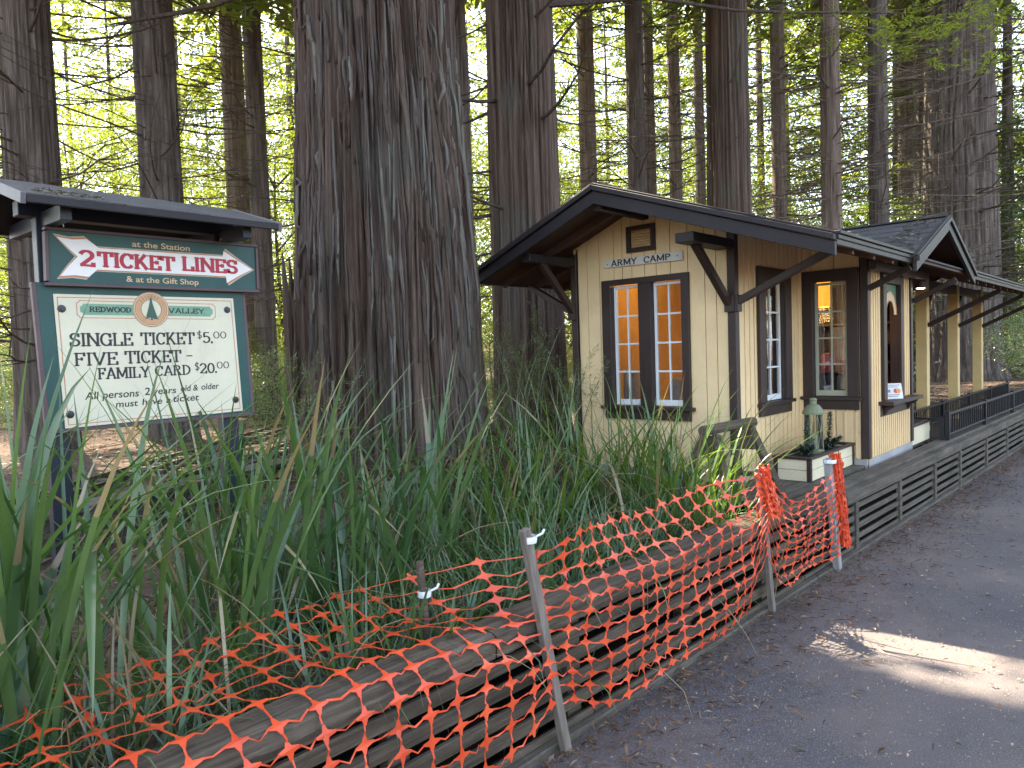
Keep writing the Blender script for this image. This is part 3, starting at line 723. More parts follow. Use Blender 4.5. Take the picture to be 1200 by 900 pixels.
# inside
for i, (x, y, z0, w, h, lab) in enumerate(((.72, 0, 1.95, .2, .13, 'small dark framed picture on the orange wall, upper one'), (.70, 0, 1.78, .07, .11, 'narrow dark framed notice on the orange wall below the picture'))):
    e = empty('wall_picture', (x, -.0+.057, z0), 0, lab, 'picture')
    b = MB(); b.box(-w/2, w/2, .001, .018, -h/2, h/2); b.build('frame', brown, e)
    b = MB(); b.box(-w/2+.018, w/2-.018, .0185, .020, -h/2+.018, h/2-.018); b.build('print', tanp, e)
cb = empty('cabinet', (1.68, -.28, .515), 0, 'dark blue cabinet standing just inside the bay window', 'cabinet')
b = MB(); b.box(-.16, .16, -.20, .24, 0, .78); b.box(-.175, .175, -.21, .25, .781, .80); b.build('carcass', plain('navy cloth', (.015, .018, .03), .8), cb, bevel=.005)
for k, (x, y, c, lab) in enumerate(((-.09, .11, (.50, .16, .17), 'pink and red striped candy tin on the cabinet'), (-.08, -.05, (.42, .03, .04), 'dark red tin on the cabinet beside the striped one'))):
    e = empty('candy_tin', (1.68+x, -.28+y, 1.316), 0, lab, 'tin')
    b = MB(); b.lathe((0, 0, 0), [(0, 0), (.055, 0), (.06, .03), (.06, .10+.05*(1-k)), (.05, .12+.06*(1-k)), (0, .12+.06*(1-k))], 18); b.build('tin', plain('red tin %d' % k, c, .3), e, smooth=True)
    if k == 0:
        b = MB(); b.lathe((0, 0, .02), [(.0605, 0), (.0612, .045)], 18); b.build('red_band', redp, e, recalc=False)
sv = empty('added_dark_shelf', (2.60, .45, .515), 0, 'added tall dark shelf unit that darkens the end wall inside the station', 'shelf')  # added as a dark backdrop behind the bay and ticket windows
b = MB(); b.box(.10, .12, -.95, .95, 0, 1.75)
for y in (-.95, 0, .93): b.box(-.14, .099, y, y+.02, 0, 1.75)
b.build('carcass', plain('blackened shelf frame', (.020, .014, .011), .7), sv)
b = MB()
for z in (.05, .45, .85, 1.25, 1.70): b.box(-.138, .098, -.925, -.005, z, z+.02); b.box(-.138, .098, .025, .925, z, z+.02)
b.build('shelves', plain('dark shelf board', (.028, .019, .014), .7), sv)
for k, (y, z, c, lab) in enumerate(((-.75, .87, (.5, .4, .22), 'tan box on the third shelf of the tall dark unit'), (-.50, .87, (.35, .06, .04), 'dark red box beside the tan one on the tall dark unit'), (-.7, 1.27, (.45, .42, .38), 'pale box on the upper shelf of the tall dark unit'), (.3, .87, (.2, .25, .3), 'blue grey box on the far half of the tall dark unit'))):
    e = empty('shelf_box', (2.57, .45+y, .515+z), 0, lab, 'box')
    b = MB(); b.box(-.08, .08, -.09, .09, .001, .16); b.build('carton', plain('carton %d' % k, c, .7), e, bevel=.004)
    b = MB(); b.box(-.085, .085, -.095, .095, .161, .20); b.build('lid', plain('carton lid %d' % k, tuple(q*.8 for q in c), .7), e, bevel=.004)
bx = empty('hat_box', (1.86, -.20, 1.316), 0, 'tall grey blue cylinder standing on the cabinet inside the bay window', 'box')
b = MB(); b.lathe((0, 0, 0), [(0, 0), (.07, 0), (.07, .42), (0, .42)], 20); b.build('box', plain('grey blue card', (.34, .38, .42), .7), bx, recalc=False)
for k, (y, h, lab) in enumerate(((1.08, .30, 'grey bundle on the sill behind the left gable sash'), (.62, .22, 'pale paper roll standing behind the right gable sash'))):
    e = empty('paper_roll', (.17, y, .515), 0, lab, 'paper roll')
    b = MB(); b.lathe((0, 0, 0), [(0, 0), (.07, 0), (.075, .5), (.07, .55+h), (.03, .6+h), (0, .6+h)], 14); b.build('roll', plain('grey paper %d' % k, (.35, .34, .35), .8), e, smooth=True)

# planter, lantern, evergreen sprigs
pl = empty('planter_box', (.83, -.315, .5), 0, 'cream plank planter box with dark brown edges on the deck', 'planter')
b = MB(); X0, X1, Y0, Y1 = -.525, .525, -.15, .15
for z0, z1 in ((.004, .088), (.092, .175)):
    b.box(X0+.02, X1-.02, Y0+.01, Y0+.028, z0, z1); b.box(X0+.02, X1-.02, Y1-.028, Y1-.01, z0, z1); b.box(X0+.01, X0+.028, Y0+.03, Y1-.03, z0, z1); b.box(X1-.028, X1-.01, Y0+.03, Y1-.03, z0, z1)
b.build('side_boards', creamw, pl, bevel=.002)
b = MB()
for x in (X0, X1-.034):
    for y in (Y0, Y1-.034): b.box(x, x+.034, y, y+.034, 0, .176)
for y in (Y0-.008, Y1-.035): b.box(X0-.008, X1+.008, y, y+.043, .177, .198)
for x in (X0-.008, X1-.035): b.box(x, x+.043, Y0+.036, Y1-.036, .177, .198)
b.build('trim', brown, pl, bevel=.003)
b = MB(); b.box(X0+.03, X1-.03, Y0+.03, Y1-.03, .12, .165); b.build('soil', pot, pl)
la = empty('lantern', (.80, -.31, .665), 0, 'tall verdigris green glass lantern standing in the planter', 'lantern')
b = MB(); b.lathe((0, 0, 0), [(0, 0), (.088, 0), (.088, .03), (.07, .04)], 8); b.build('base', lantg, la)
b = MB(); b.lathe((0, 0, .33), [(.088, 0), (.09, .015), (.075, .04), (.05, .075), (.028, .085), (.028, .115), (.034, .118), (.022, .135), (.0, .14)], 16)
b.build('cap', lantg, la)
b = MB(); b.lathe((0, 0, .032), [(.078, 0), (.072, .30)], 8); b.build('glass_body', glass('greenish lantern glass', (.85, .88, .80), 1.2), la, recalc=False)
b = MB()
for k in range(8):
    a = 2*pi*k/8; q = lambda r, z, a: (r*cos(a), r*sin(a), z)
    b.tube([q(.080, .032, a), q(.075, .33, a)], .0035, 4)
    b.tube([q(.082, .035, a), q(.076, .33, a+pi/4)], .002, 4); b.tube([q(.082, .035, a+pi/4), q(.076, .33, a)], .002, 4)
b.build('wire_guard', lantg, la)
b = MB(); b.lathe((0, 0, .03), [(0, 0), (.03, 0), (.03, .13), (0, .13)], 12); b.build('candle', plain('old candle', (.5, .47, .38), .6), la)

def leaf_quads(C0, D, L, W, rng, curl=.1):
    "diamond leaves from base points C0 along D"
    n = len(C0); D = unit(D); rn = unit(rng.normal(size=(n, 3))); S = unit(np.cross(D, rn)); Nn = np.cross(D, S)
    L = np.broadcast_to(L, (n,))[:, None]; W = np.broadcast_to(W, (n,))[:, None]
    m_ = C0+D*L*.45+Nn*L*curl
    return np.stack([C0, m_+S*W/2, C0+D*L, m_-S*W/2], 1)
def sprays(C0, A, size, rng, nl=6, ratio=.22, up=None):
    "flat feathery sprays: pairs of leaflets on both sides of a twig"
    n = len(C0); A = unit(A); S = np.cross(A, np.array([0, 0, 1.])); S = unit(S+rng.normal(size=(n, 3))*.25)
    Nn = unit(np.cross(S, A)); out = []
    size = np.broadcast_to(size, (n,))[:, None]
    for k in range(nl):
        f = (k+.5)/nl
        for sg in (-1, 1):
            d = unit(A*.62+sg*S*.78+rng.normal(size=(n, 3))*.14)
            b0 = C0+A*size*f; L = size*.42*(1-.55*f)*rng.uniform(.8, 1.2, (n, 1)); Wd = L*ratio
            pp = unit(np.cross(d, Nn)); m_ = b0+d*L*.5
            out.append(np.stack([b0, m_+pp*Wd/2, b0+d*L, m_-pp*Wd/2], 1))
    d = A; L = size*.5; b0 = C0+A*size*.75; pp = S; m_ = b0+d*L*.5
    out.append(np.stack([b0, m_+pp*L*ratio/2, b0+d*L, m_-pp*L*ratio/2], 1))
    return np.concatenate(out)
def sprig(x, y, lab, seed, h):
    rng = np.random.default_rng(seed); e = empty('evergreen_sprig', (x, y, .655), 0, lab, 'plant'); q = []
    b = MB()
    for k in range(9 if h > .25 else 7):
        a = rng.uniform(0, 2*pi); L = rng.uniform(.13, .22) if k else h
        tip = np.array([cos(a)*L*(.75 if k else .12), sin(a)*L*(.45 if k else .1), (L*.55 if k else h)])
        b.tube([(0, 0, 0), tip*.5+np.array([0, 0, .015]), tip], [.004, .003, .002], 5)
        t = rng.uniform(.1, 1, 260)[:, None]; c = tip*t+np.array([0, 0, .03])*(t*(1-t)); c += rng.normal(size=c.shape)*.004
        q.append(leaf_quads(c, rng.normal(size=c.shape)+unit(tip[None])*.8, rng.uniform(.022, .04, len(c)), .007, rng))
    b.build('stem', twig, e); o = link('needles', quads_mesh('needles', np.concatenate(q)), darkleaf, e)
sprig(.60, -.33, 'dark evergreen sprig left of the lantern in the planter', 3, .30)
sprig(1.08, -.33, 'dark upright evergreen sprig right of the lantern in the planter', 4, .32)

# sawhorse
sh = empty('sawhorse', (-.75, -.25, .5), 0, 'old grey wooden sawhorse barrier at the end of the deck', 'sawhorse')
b = MB(); b.tube([(-.28, .0, .535), (.1, .005, .53), (.50, .0, .525)], [.034, .036, .036], 10); b.build('top_rail', wallw, sh, bevel=.0)
for sx in (-.16, .36):
    b = MB(); b.box(sx-.02, sx+.02, -.075, .075, .34, .49); b.build('gusset', wallw, sh, bevel=.003)
    for sy in (-1, 1):
        b = MB(); b.bar((sx, sy*.04, .50), (sx+(.16 if sx > 0 else -.14), sy*.2, .0), .075, .035, (0, 1, 0)); b.build('leg', wallw, sh, bevel=.003)
    b = MB(); b.bar((sx+.1, -.17, .14), (sx+.1, .17, .14), .05, .03); b.build('crosspiece', wallw, sh, bevel=.003)

# low planter after the bay, iron railings
lp = empty('low_planter', (3.2, -.44, .5), 0, 'low cream planter with dark cap against the end of the bay', 'planter')
b = MB(); b.box(-.40, .34, -.13, .13, 0, .19); b.build('box', creamw, lp, bevel=.003)
b = MB(); b.box(-.41, .36, -.15, .15, .191, .225); b.build('cap', brown, lp, bevel=.003)
def railing(lab, p, q, z0, z1, step=.105, posts=1.8):
    p = Vector(p); q = Vector(q); L = (q-p).length; d = (q-p)/L
    e = empty('iron_railing', (p.x, p.y, z0), atan2(d.y, d.x), lab, 'railing'); h = z1-z0
    b = MB(); b.box(0, L, -.018, .018, h-.025, h); b.build('top_rail', iron, e, bevel=.002)
    b = MB(); b.box(0, L, -.014, .014, .055, .075); b.build('bottom_rail', iron, e, bevel=.002)
    b = MB()
    for i in range(1, int(L/step)): b.box(i*step-.007, i*step+.007, -.007, .007, .075, h-.025)
    b.build('balusters', iron, e)
    x = .0
    while x < L+.01:
        b = MB(); b.box(x-.022, x+.022, -.022, .022, 0, h+.02); b.build('post', iron, e, bevel=.002); x += posts if L > 1.5 else max(L, .2)
railing('black iron railing along the top of the timber wall beside the path', (3.42, -.77, 0), (12.6, -.97, 0), .5, .80)
railing('short black iron railing returning from the path towards the station', (3.42, -.72, 0), (3.42, .0, 0), .40, .74)
railing('black iron railing in front of the ochre porch posts', (4.5, -.12, 0), (12.0, -.12, 0), .38, .69)
railing('far black iron railing behind the porch', (4.4, 1.75, 0), (14.0, 1.75, 0), .33, .66)

# ------------------------------------------------------------------ ticket sign
SG = empty('ticket_sign', (-3.8, 1.56, .33), 0, 'green two post ticket price sign under a small dark roof', 'sign')
def PS(name, mb, mt, par=SG, **kw):
    o = mb.build(name, mt, par, **kw)
    if par is SG: o.location = (3.8, -1.56, -.33)
    return o
FS = lambda a, z, d: (a, 1.56-d, z)
for x in (-4.28, -3.38):
    b = MB(); b.box(x-.047, x+.047, 1.575, 1.65, .2, 2.42); PS('post', b, navy, bevel=.003)
b = MB()
b.slab([FS(-4.359, 2.02, -.014), FS(-3.281, 2.02, -.014), FS(-3.255, 1.285, -.014), FS(-4.335, 1.285, -.014)], (0, -.03, 0))
mbd = PS('price_board', b, greenp, bevel=.003)
b = MB()
for p, q in (((-4.36, 2.02), (-4.336, 1.285)), ((-3.28, 2.02), (-3.254, 1.285)), ((-4.345, 1.282), (-3.247, 1.282))):
    b.bar(FS(p[0], p[1], .001), FS(q[0], q[1], .001), .02, .035, (0, 1, 0))
b.build('edge_trim', mauve, mbd, bevel=.002)
b = MB(); b.slab([FS(-4.28, 1.965, .0165), FS(-3.348, 1.972, .0165), FS(-3.322, 1.305, .0165), FS(-4.262, 1.292, .0165)], (0, -.006, 0)); wb = b.build('price_panel', signw, mbd, bevel=.001)
D0 = .0232
b = MB()
def stroke(pts, t, d, close=True):
    n = len(pts)
    for i in range(n if close else n-1):
        (x0, y0), (x1, y1) = pts[i], pts[(i+1) % n]; dx, dy = x1-x0, y1-y0; ln = math.hypot(dx, dy); nx_, ny_ = -dy/ln*t/2, dx/ln*t/2; e = t*.4
        ex, ey = dx/ln*e, dy/ln*e; dd = d+.0001*(i % 2)
        b.poly([FS(x0+nx_-ex, y0+ny_-ey, dd), FS(x1+nx_+ex, y1+ny_+ey, dd), FS(x1-nx_+ex, y1-ny_+ey, dd), FS(x0-nx_-ex, y0-ny_-ey, dd)])
stroke([(-4.264, 1.949), (-3.364, 1.956), (-3.339, 1.321), (-4.247, 1.309)], .004, D0)
def banner(g, r):
    x0, x1, z0, z1 = -4.165-g, -3.475+g, 1.862-g, 1.921+g; c = []
    for cx, cz, a in ((x0, z0, 0), (x1, z0, 90), (x1, z1, 180), (x0, z1, 270)):
        for i in range(6):
            t = R(a+90-90*i/5) if False else R(a+90*(1-i/5.))
            c.append((cx+r*cos(t), cz+r*sin(t)))
    return c
stroke(banner(.014, .012), .0035, D0)
b.build('border_line', orangel, wb, recalc=False)
b = MB(); b.poly([FS(x, z, D0) for x, z in banner(-.001, .014)]); b.build('banner', sageg, wb, recalc=False)
b = MB(); cx, cz = -3.818, 1.897
def disc(r, d, r0=0, n=32):
    for i in range(n):
        a, c = 2*pi*i/n, 2*pi*(i+1)/n
        q = [(cx+rr*cos(t), cz+rr*sin(t)) for rr, t in (((r0, a), (r, a), (r, c), (r0, c)) if r0 else ((0, a), (r, a), (r, c)))]
        b.poly([FS(p[0], p[1], d) for p in q])
b.slab([FS(cx+.094*cos(2*pi*i/32), cz+.094*sin(2*pi*i/32), .0225) for i in range(32)], (0, -.004, 0)); bd = b.build('badge', signw, wb)
b = MB(); disc(.0935, .0272, .089); b.build('badge_rim', orangel, bd, recalc=False)
b = MB(); disc(.083, .0273, .054); b.build('badge_ring', plain('tan badge ring', (.55, .29, .14)), bd, recalc=False)
b = MB(); disc(.085, .0272, .083); disc(.054, .0275, .0515)
zt = cz+.088                                                    # little redwood in the badge
b.poly([FS(cx-.004, cz-.058, .0281), FS(cx+.004, cz-.058, .0281), FS(cx+.002, cz+.06, .0281), FS(cx-.002, cz+.06, .0281)])
for i, (zz, w) in enumerate(((.04, .011), (.026, .016), (.012, .021), (-.002, .026), (-.016, .031), (-.03, .035))):
    b.poly([FS(cx-w, cz+zz-.022, .0283+i*.0001), FS(cx-w*.35, cz+zz-.015, .0283+i*.0001), FS(cx+w*.35, cz+zz-.018, .0283+i*.0001), FS(cx+w, cz+zz-.024, .0283+i*.0001), FS(cx+.003, cz+zz+.022, .0283+i*.0001), FS(cx-.003, cz+zz+.022, .0283+i*.0001)])
for i in range(7):
    a = R(140-80*i/6); w = .006
    for o_ in (-.0025, .0025): b.poly([FS(cx+(.06+q)*cos(a)+o_, cz+(.06+q)*sin(a), .0277) for q in (0,)]+[FS(cx+.076*cos(a)+o_, cz+.076*sin(a), .0277), FS(cx+.076*cos(a)+o_+.002, cz+.076*sin(a), .0277), FS(cx+.06*cos(a)+o_+.002, cz+.06*sin(a), .0277)])
b.build('badge_tree', plain('dark green emblem', (.03, .09, .06)), bd, recalc=False)
b = MB()
slab_text(b, FS, 'REDWOOD', -4.122, 1.8785, .203, .027, D0+.001, 1.35); slab_text(b, FS, 'VALLEY', -3.728, 1.8795, .203, .027, D0+.001, 1.35)
slab_text(b, FS, 'SINGLE', -4.222, 1.703, .305, .067, D0); slab_text(b, FS, 'TICKET', -3.880, 1.706, .292, .066, D0)
slab_text(b, FS, '$', -3.577, 1.733, .034, .050, D0, .6); slab_text(b, FS, '5', -3.545, 1.712, .050, .062, D0); slab_text(b, FS, '.', -3.499, 1.710, .018, .062, D0); slab_text(b, FS, '00', -3.482, 1.737, .082, .040, D0, .8)
slab_text(b, FS, 'FIVE', -4.206, 1.604, .21, .066, D0); slab_text(b, FS, 'TICKET', -3.965, 1.608, .297, .066, D0); slab_text(b, FS, '-', -3.645, 1.611, .045, .066, D0)
slab_text(b, FS, 'FAMILY', -4.100, 1.531, .258, .058, D0); slab_text(b, FS, 'CARD', -3.816, 1.535, .197, .055, D0)
slab_text(b, FS, '$', -3.599, 1.553, .032, .052, D0, .6); slab_text(b, FS, '20', -3.571, 1.538, .090, .058, D0); slab_text(b, FS, '.', -3.483, 1.538, .018, .058, D0); slab_text(b, FS, '00', -3.470, 1.562, .078, .040, D0, .8)
font_text(b, FS, 'All persons', -4.166, 1.431, .262, .038, D0, 1, .12, .012); font_text(b, FS, '2', -3.875, 1.435, .028, .040, D0, 1, .1, .012)
font_text(b, FS, 'years', -3.835, 1.436, .128, .036, D0, 1, .12, .012); font_text(b, FS, 'old &', -3.682, 1.443, .098, .034, D0, 1, .12, .012); font_text(b, FS, 'older', -3.565, 1.446, .104, .034, D0, 1, .12, .012)
font_text(b, FS, 'must', -4.022, 1.380, .110, .034, D0, 1, .12, .012); font_text(b, FS, 'have', -3.890, 1.383, .105, .034, D0, 1, .12, .012); font_text(b, FS, 'a', -3.765, 1.385, .026, .034, D0, 1, .12, .012); font_text(b, FS, 'ticket', -3.727, 1.387, .146, .036, D0, 1, .12, .012)
b.build('lettering', blackp, wb, recalc=False)
for x, z in ((-4.247, 1.892), (-3.389, 1.904), (-3.364, 1.374), (-4.237, 1.361)):
    b = MB(); b.lathe((0, 0, 0), [(.0, .008), (.008, .008), (.009, .004), (.019, .003), (.02, .0)], 14); o = b.build('bolt', bolt, wb)
    o.rotation_euler = (R(90), 0, 0); o.location = (x, 1.56-.0225, z)
# arrow board hung in front
FA = lambda a, z, d: (a, 1.53-d, z)
b = MB(); b.slab([FA(-4.295, 2.275, 0), FA(-3.210, 2.281, 0), FA(-3.212, 2.024, 0), FA(-4.30, 2.017, 0)], (0, -.02, 0)); ab = PS('arrow_board', b, greenp)
b = MB()
for p, q in (((-4.31, 2.282), (-3.195, 2.288)), ((-4.316, 2.010), (-3.197, 2.017)), ((-4.303, 2.268), (-4.308, 2.024)), ((-3.203, 2.274), (-3.205, 2.031))):
    b.bar(FA(p[0], p[1], .006), FA(q[0], q[1], .006), .046, .016, (0, 0, 1)) if abs(p[0]-q[0]) > .5 else b.bar(FA(p[0], p[1], .006), FA(q[0], q[1], .006), .016, .046, (0, 1, 0))
b.build('edge_trim', mauve, ab, bevel=.002)
AR = [(-4.275, 2.259), (-4.205, 2.250), (-4.136, 2.259), (-4.079, 2.212), (-3.404, 2.219), (-3.397, 2.257), (-3.30, 2.192), (-3.221, 2.144), (-3.30, 2.10), (-3.386, 2.043), (-3.389, 2.088), (-4.093, 2.084), (-4.135, 2.039), (-4.20, 2.045), (-4.268, 2.036), (-4.225, 2.10), (-4.183, 2.153), (-4.225, 2.20)]
AC = (-3.75, 2.15)
def shrink(k): return [(x+(AC[0]-x)*0+(k if x < -3.9 else -k)*1.0 if False else x+(AC[0]-x)*k*.35, z+(AC[1]-z)*k*1.6) for x, z in AR]
b = MB(); b.poly([FA(x, z, .0206) for x, z in AR]); b.m = 1
b.poly([FA(x, z, .0212) for x, z in shrink(.035)]); b.m = 2; b.poly([FA(x, z, .0218) for x, z in shrink(.085)])
b.build('arrow', [plain('sage arrow edge', (.40, .42, .30)), orangel, arroww], ab, recalc=False)
b = MB(); slab_text(b, FA, '2', -4.168, 2.107, .078, .080, .0226, 1.5); slab_text(b, FA, 'TICKET', -4.078, 2.109, .388, .076, .0226, 1.5); slab_text(b, FA, 'LINES', -3.652, 2.115, .325, .077, .0226, 1.5)
b.build('red_lettering', redp, ab, recalc=False)
b = MB(); font_text(b, FA, 'at the Station', -3.907, 2.226, .305, .030, .0206, 1, 0, .012); font_text(b, FA, '& at the Gift Shop', -3.945, 2.039, .383, .030, .0206, 1, 0, .012)
b.build('tan_lettering', tanp, ab, recalc=False)
# sign roof
b = MB(); yr, zr, yf, zf, yk, zk = 1.72, 2.525, 1.20, 2.365, 2.22, 2.37; xl, xr_ = -4.46, -3.24
b.slab([(xl, yf, zf), (xr_, yf, zf), (xr_, yr, zr), (xl, yr, zr)], (0, 0, -.02)); b.slab([(xl, yk, zk), (xr_, yk, zk), (xr_, yr, zr), (xl, yr, zr)], (0, 0, -.02))
sr = PS('sign_roof', b, barge)
b = MB()
for i in range(3):
    x0 = xl-.01+i*(xr_-xl+.02)/3; x1 = x0+(xr_-xl+.02)/3+.012; dz = .003*i
    b.slab([(x0, yf-.02, zf+.004-dz), (x1, yf-.02, zf+.004-dz), (x1, yr, zr+.008-dz), (x0, yr, zr+.008-dz)], (0, 0, .008))
    b.slab([(x0, yk+.02, zk+.004-dz), (x1, yk+.02, zk+.004-dz), (x1, yr, zr+.008-dz), (x0, yr, zr+.008-dz)], (0, 0, .008))
b.build('roofing', shing, sr)
b = MB(); b.bar((xl, yf-.012, zf-.012), (xr_, yf-.012, zf-.012), .022, .035); b.build('eave_board', barge, sr, bevel=.002)
b = MB(); b.bar((xl, yk+.012, zk-.012), (xr_, yk+.012, zk-.012), .022, .035); b.build('eave_board', barge, sr, bevel=.002)
b = MB()
for x in (xl-.012, xr_+.012):
    b.bar((x, yf-.02, zf-.014), (x, yr, zr-.014), .022, .05, (0, 0, 1)); b.bar((x, yk+.02, zk-.014), (x, yr, zr-.014), .022, .05, (0, 0, 1))
b.build('verge_board', paint('sky greyed sign verge', (.13, .12, .13), .5, .2), sr, bevel=.002)  # grey of sky light on these boards put into their colour
for x in (-4.28, -3.38):
    b = MB(); b.bar((x, 1.27, 2.325), (x, 2.15, 2.345), .05, .075); PS('roof_bracket', b, navy, bevel=.003)
b = MB(); b.box(-4.4, -3.3, 1.57, 1.66, 2.345, 2.42); PS('roof_beam', b, navy, bevel=.003)
rng = np.random.default_rng(5)
c = np.stack([rng.uniform(-4.4, -4.12, 260), rng.uniform(1.22, 1.42, 260), np.zeros(260)], 1); c[:, 2] = zf+.016+(c[:, 1]-yf)*(zr-zf)/(yr-yf)+rng.uniform(0, .006, 260)
o = link('needle_debris', quads_mesh('needle_debris', leaf_quads(c, rng.normal(size=c.shape)*[1, 1, .15], .04, .006, rng)), lichen, sr); tag(o, kind='stuff')
for x in (-4.24, -3.40):
    b = MB(); b.tube([(x+.018*cos(t), 1.52, 2.30+.018*sin(t)) for t in np.linspace(0, 2*pi, 13)], .004, 5); PS('hanging_ring', b, silver)

# ------------------------------------------------------------------ track and old plank edging behind the sign
def rail_track(lab, p, q, z, gauge=.38):
    p = Vector((*p, z)); q = Vector((*q, z)); d = (q-p).normalized(); n = Vector((-d.y, d.x, 0)); L = (q-p).length
    e = empty('rail_track', p, atan2(d.y, d.x), lab, 'railway track')
    for s in (0, gauge):
        b = MB(); b.box(0, L, s-.014, s+.014, .045, .075); b.box(0, L, s-.022, s+.022, .03, .044); b.build('rail', plain('rusty rail', (.10, .075, .06), .45, .6), e, bevel=.003)
    b = MB()
    for i in range(int(L/.3)): b.box(i*.3, i*.3+.11, -.13, gauge+.13, -.02, .03)
    b.build('ties', deckw, e, bevel=.004)
dA = np.array([.76, .65]); dB = np.array([.80, .60])
pA = np.array([-2.96, 5.75]); pB = np.array([-3.38, 4.05])
rail_track('far pair of narrow rails on the brown forest floor', pA-dA*7, pA+dA*16, .27)
rail_track('near pair of narrow rails just beyond the old plank edging', pB-dB*6, pB+dB*16, .29)
pe = empty('plank_edging', (-3.6, 3.35, .3), atan2(.45, 1.3), 'old weathered plank edging behind the ticket sign', 'edging')
b = MB(); b.box(-1.2, 2.2, -.14, .14, .26, .30); b.build('top_plank', deckw, pe, bevel=.004)
b = MB()
for z in (.0, .09, .18): b.box(-1.2, 2.2, -.09, -.06, z, z+.075)
b.build('face_planks', deckw, pe, bevel=.003)
for x in (-.9, -.1, .7, 1.5):
    b = MB(); b.box(x-.05, x+.05, -.135, -.091, -.1, .259); b.build('post', deckw, pe, bevel=.003)

# ------------------------------------------------------------------ stakes and orange net
def stake(lab, p, q, w, mt):
    e = empty('wooden_stake', p, 0, lab, 'stake', None); v = Vector(q)-Vector(p)
    b = MB(); b.bar((0, 0, -.1*0), v, w, w*.75, (0, 1, 0)); b.build('stake', mt, e, bevel=.003); return e
S1p, S1q = (-3.23, YW(-3.23)-.085, .005), (-3.38, YW(-3.36)-.035, .925)
S2p, S2q = (-1.28, YW(-1.28)-.06, .005), (-1.40, YW(-1.4)-.05, .885)
S3p, S3q = (-.22, YW(-.22)-.06, .005), (-.32, YW(-.3)-.04, .80)
e1 = stake('leaning brown stake in front of the wall with white tie on top', S1p, S1q, .042, stakew)
e2 = stake('thin dark stake with the orange net bunched at its top', S2p, S2q, .042, stakew)
e3 = stake('pale grey stake beside the rolled orange net end', S3p, S3q, .06, greyst)
e0 = stake('short brown stake standing among the plants behind the wall', (-3.60, -.42, .33), (-3.62, -.40, .80), .028, wallw)
def tie(e, p, s):
    b = MB(); z = p[2]
    b.lathe((0, 0, 0), [(s, 0), (s*1.05, .012), (s, .026)], 10); b.tube([(s*.8, 0, .012), (s*2.2, -.01, .022), (s*2.9, .0, .03)], .005, 5)
    o = b.build('tie', tape, e, recalc=False); o.location = p; return o
tie(e1, (-.13, .05, .865), .032); tie(e2, (-.115, .01, .83), .028); tie(e3, (-.10, .01, .765), .042)
tie(e0, (-.01, .01, .33), .026)
net = empty('safety_net', (-3.2, YW(-3.2)-.08, 0), 0, 'orange plastic safety netting strung along the timber wall', 'netting')
NOFF = Vector((3.2, -(YW(-3.2)-.08), 0))
def lerp(a, b, t): return a+(b-a)*t
def sst(a, b, x): t = min(1, max(0, (x-a)/(b-a))); return t*t*(3-2*t)
def nw(x, y, s): return mnoise.noise(Vector((x, y, s)))
def prof_right(x, t):
    "hanging from stake to stake in front of the wall"
    top = np.interp(x, [-3.9, -3.36, -2.4, -1.42, -.95, -.30], [.74, .89, .78, .86, .60, .70])
    bot = np.interp(x, [-3.9, -3.25, -2.9, -1.34, -.9, -.2], [.10, .20, .10, .14, .16, .12])
    tt = t
    g = math.exp(-((x+1.385)/.11)**2); tt = lerp(t, .62*t**1.25, g)          # bunched up at the second stake
    g1 = math.exp(-((x+3.31)/.12)**2); tt = lerp(tt, .16+.70*tt, g1*.5)
    z = lerp(top, bot, tt)
    sag = .03*sin(pi*min(1, max(0, (x+3.3)/1.9)))*t
    y = YW(x)-.075+.035*nw(x*2.3, t*3, 1)-sag-.03*t*(1-t)
    lean = .16*max(0, 1-t/.28)*sst(-3.2, -2.5, x)*(1-sst(-1.9, -1.45, x))     # upper rows lean back over the bed
    return Vector((x+.05*nw(x*3, t*4, 7), y+lean, z+.015*nw(x*3.1, t*5, 3)))
def prof_left(x, t):
    "draped: over the plants, across the cap beam and down the face"
    k = [0, .10, .22, .36, .42, .60, .8, 1]
    yy = [.62, .50, .36, .23, .10, -.085, -.09, -.09]
    zz = [.62, .605, .585, .59, .612, .55, .37, .14]
    lift = .03*math.exp(-((x+3.6)/.3)**2)
    y = np.interp(t, k, yy); z = np.interp(t, k, zz)+lift*max(0, 1-t/.35)
    return Vector((x+.04*nw(x*3, t*4, 9), YW(x)+y+.025*nw(x*2, t*4, 2), z+.02*nw(x*2.6, t*5, 5)))
def netpt(x, t):
    w = sst(-3.72, -3.22, x)
    return prof_left(x, t).lerp(prof_right(x, t), w)
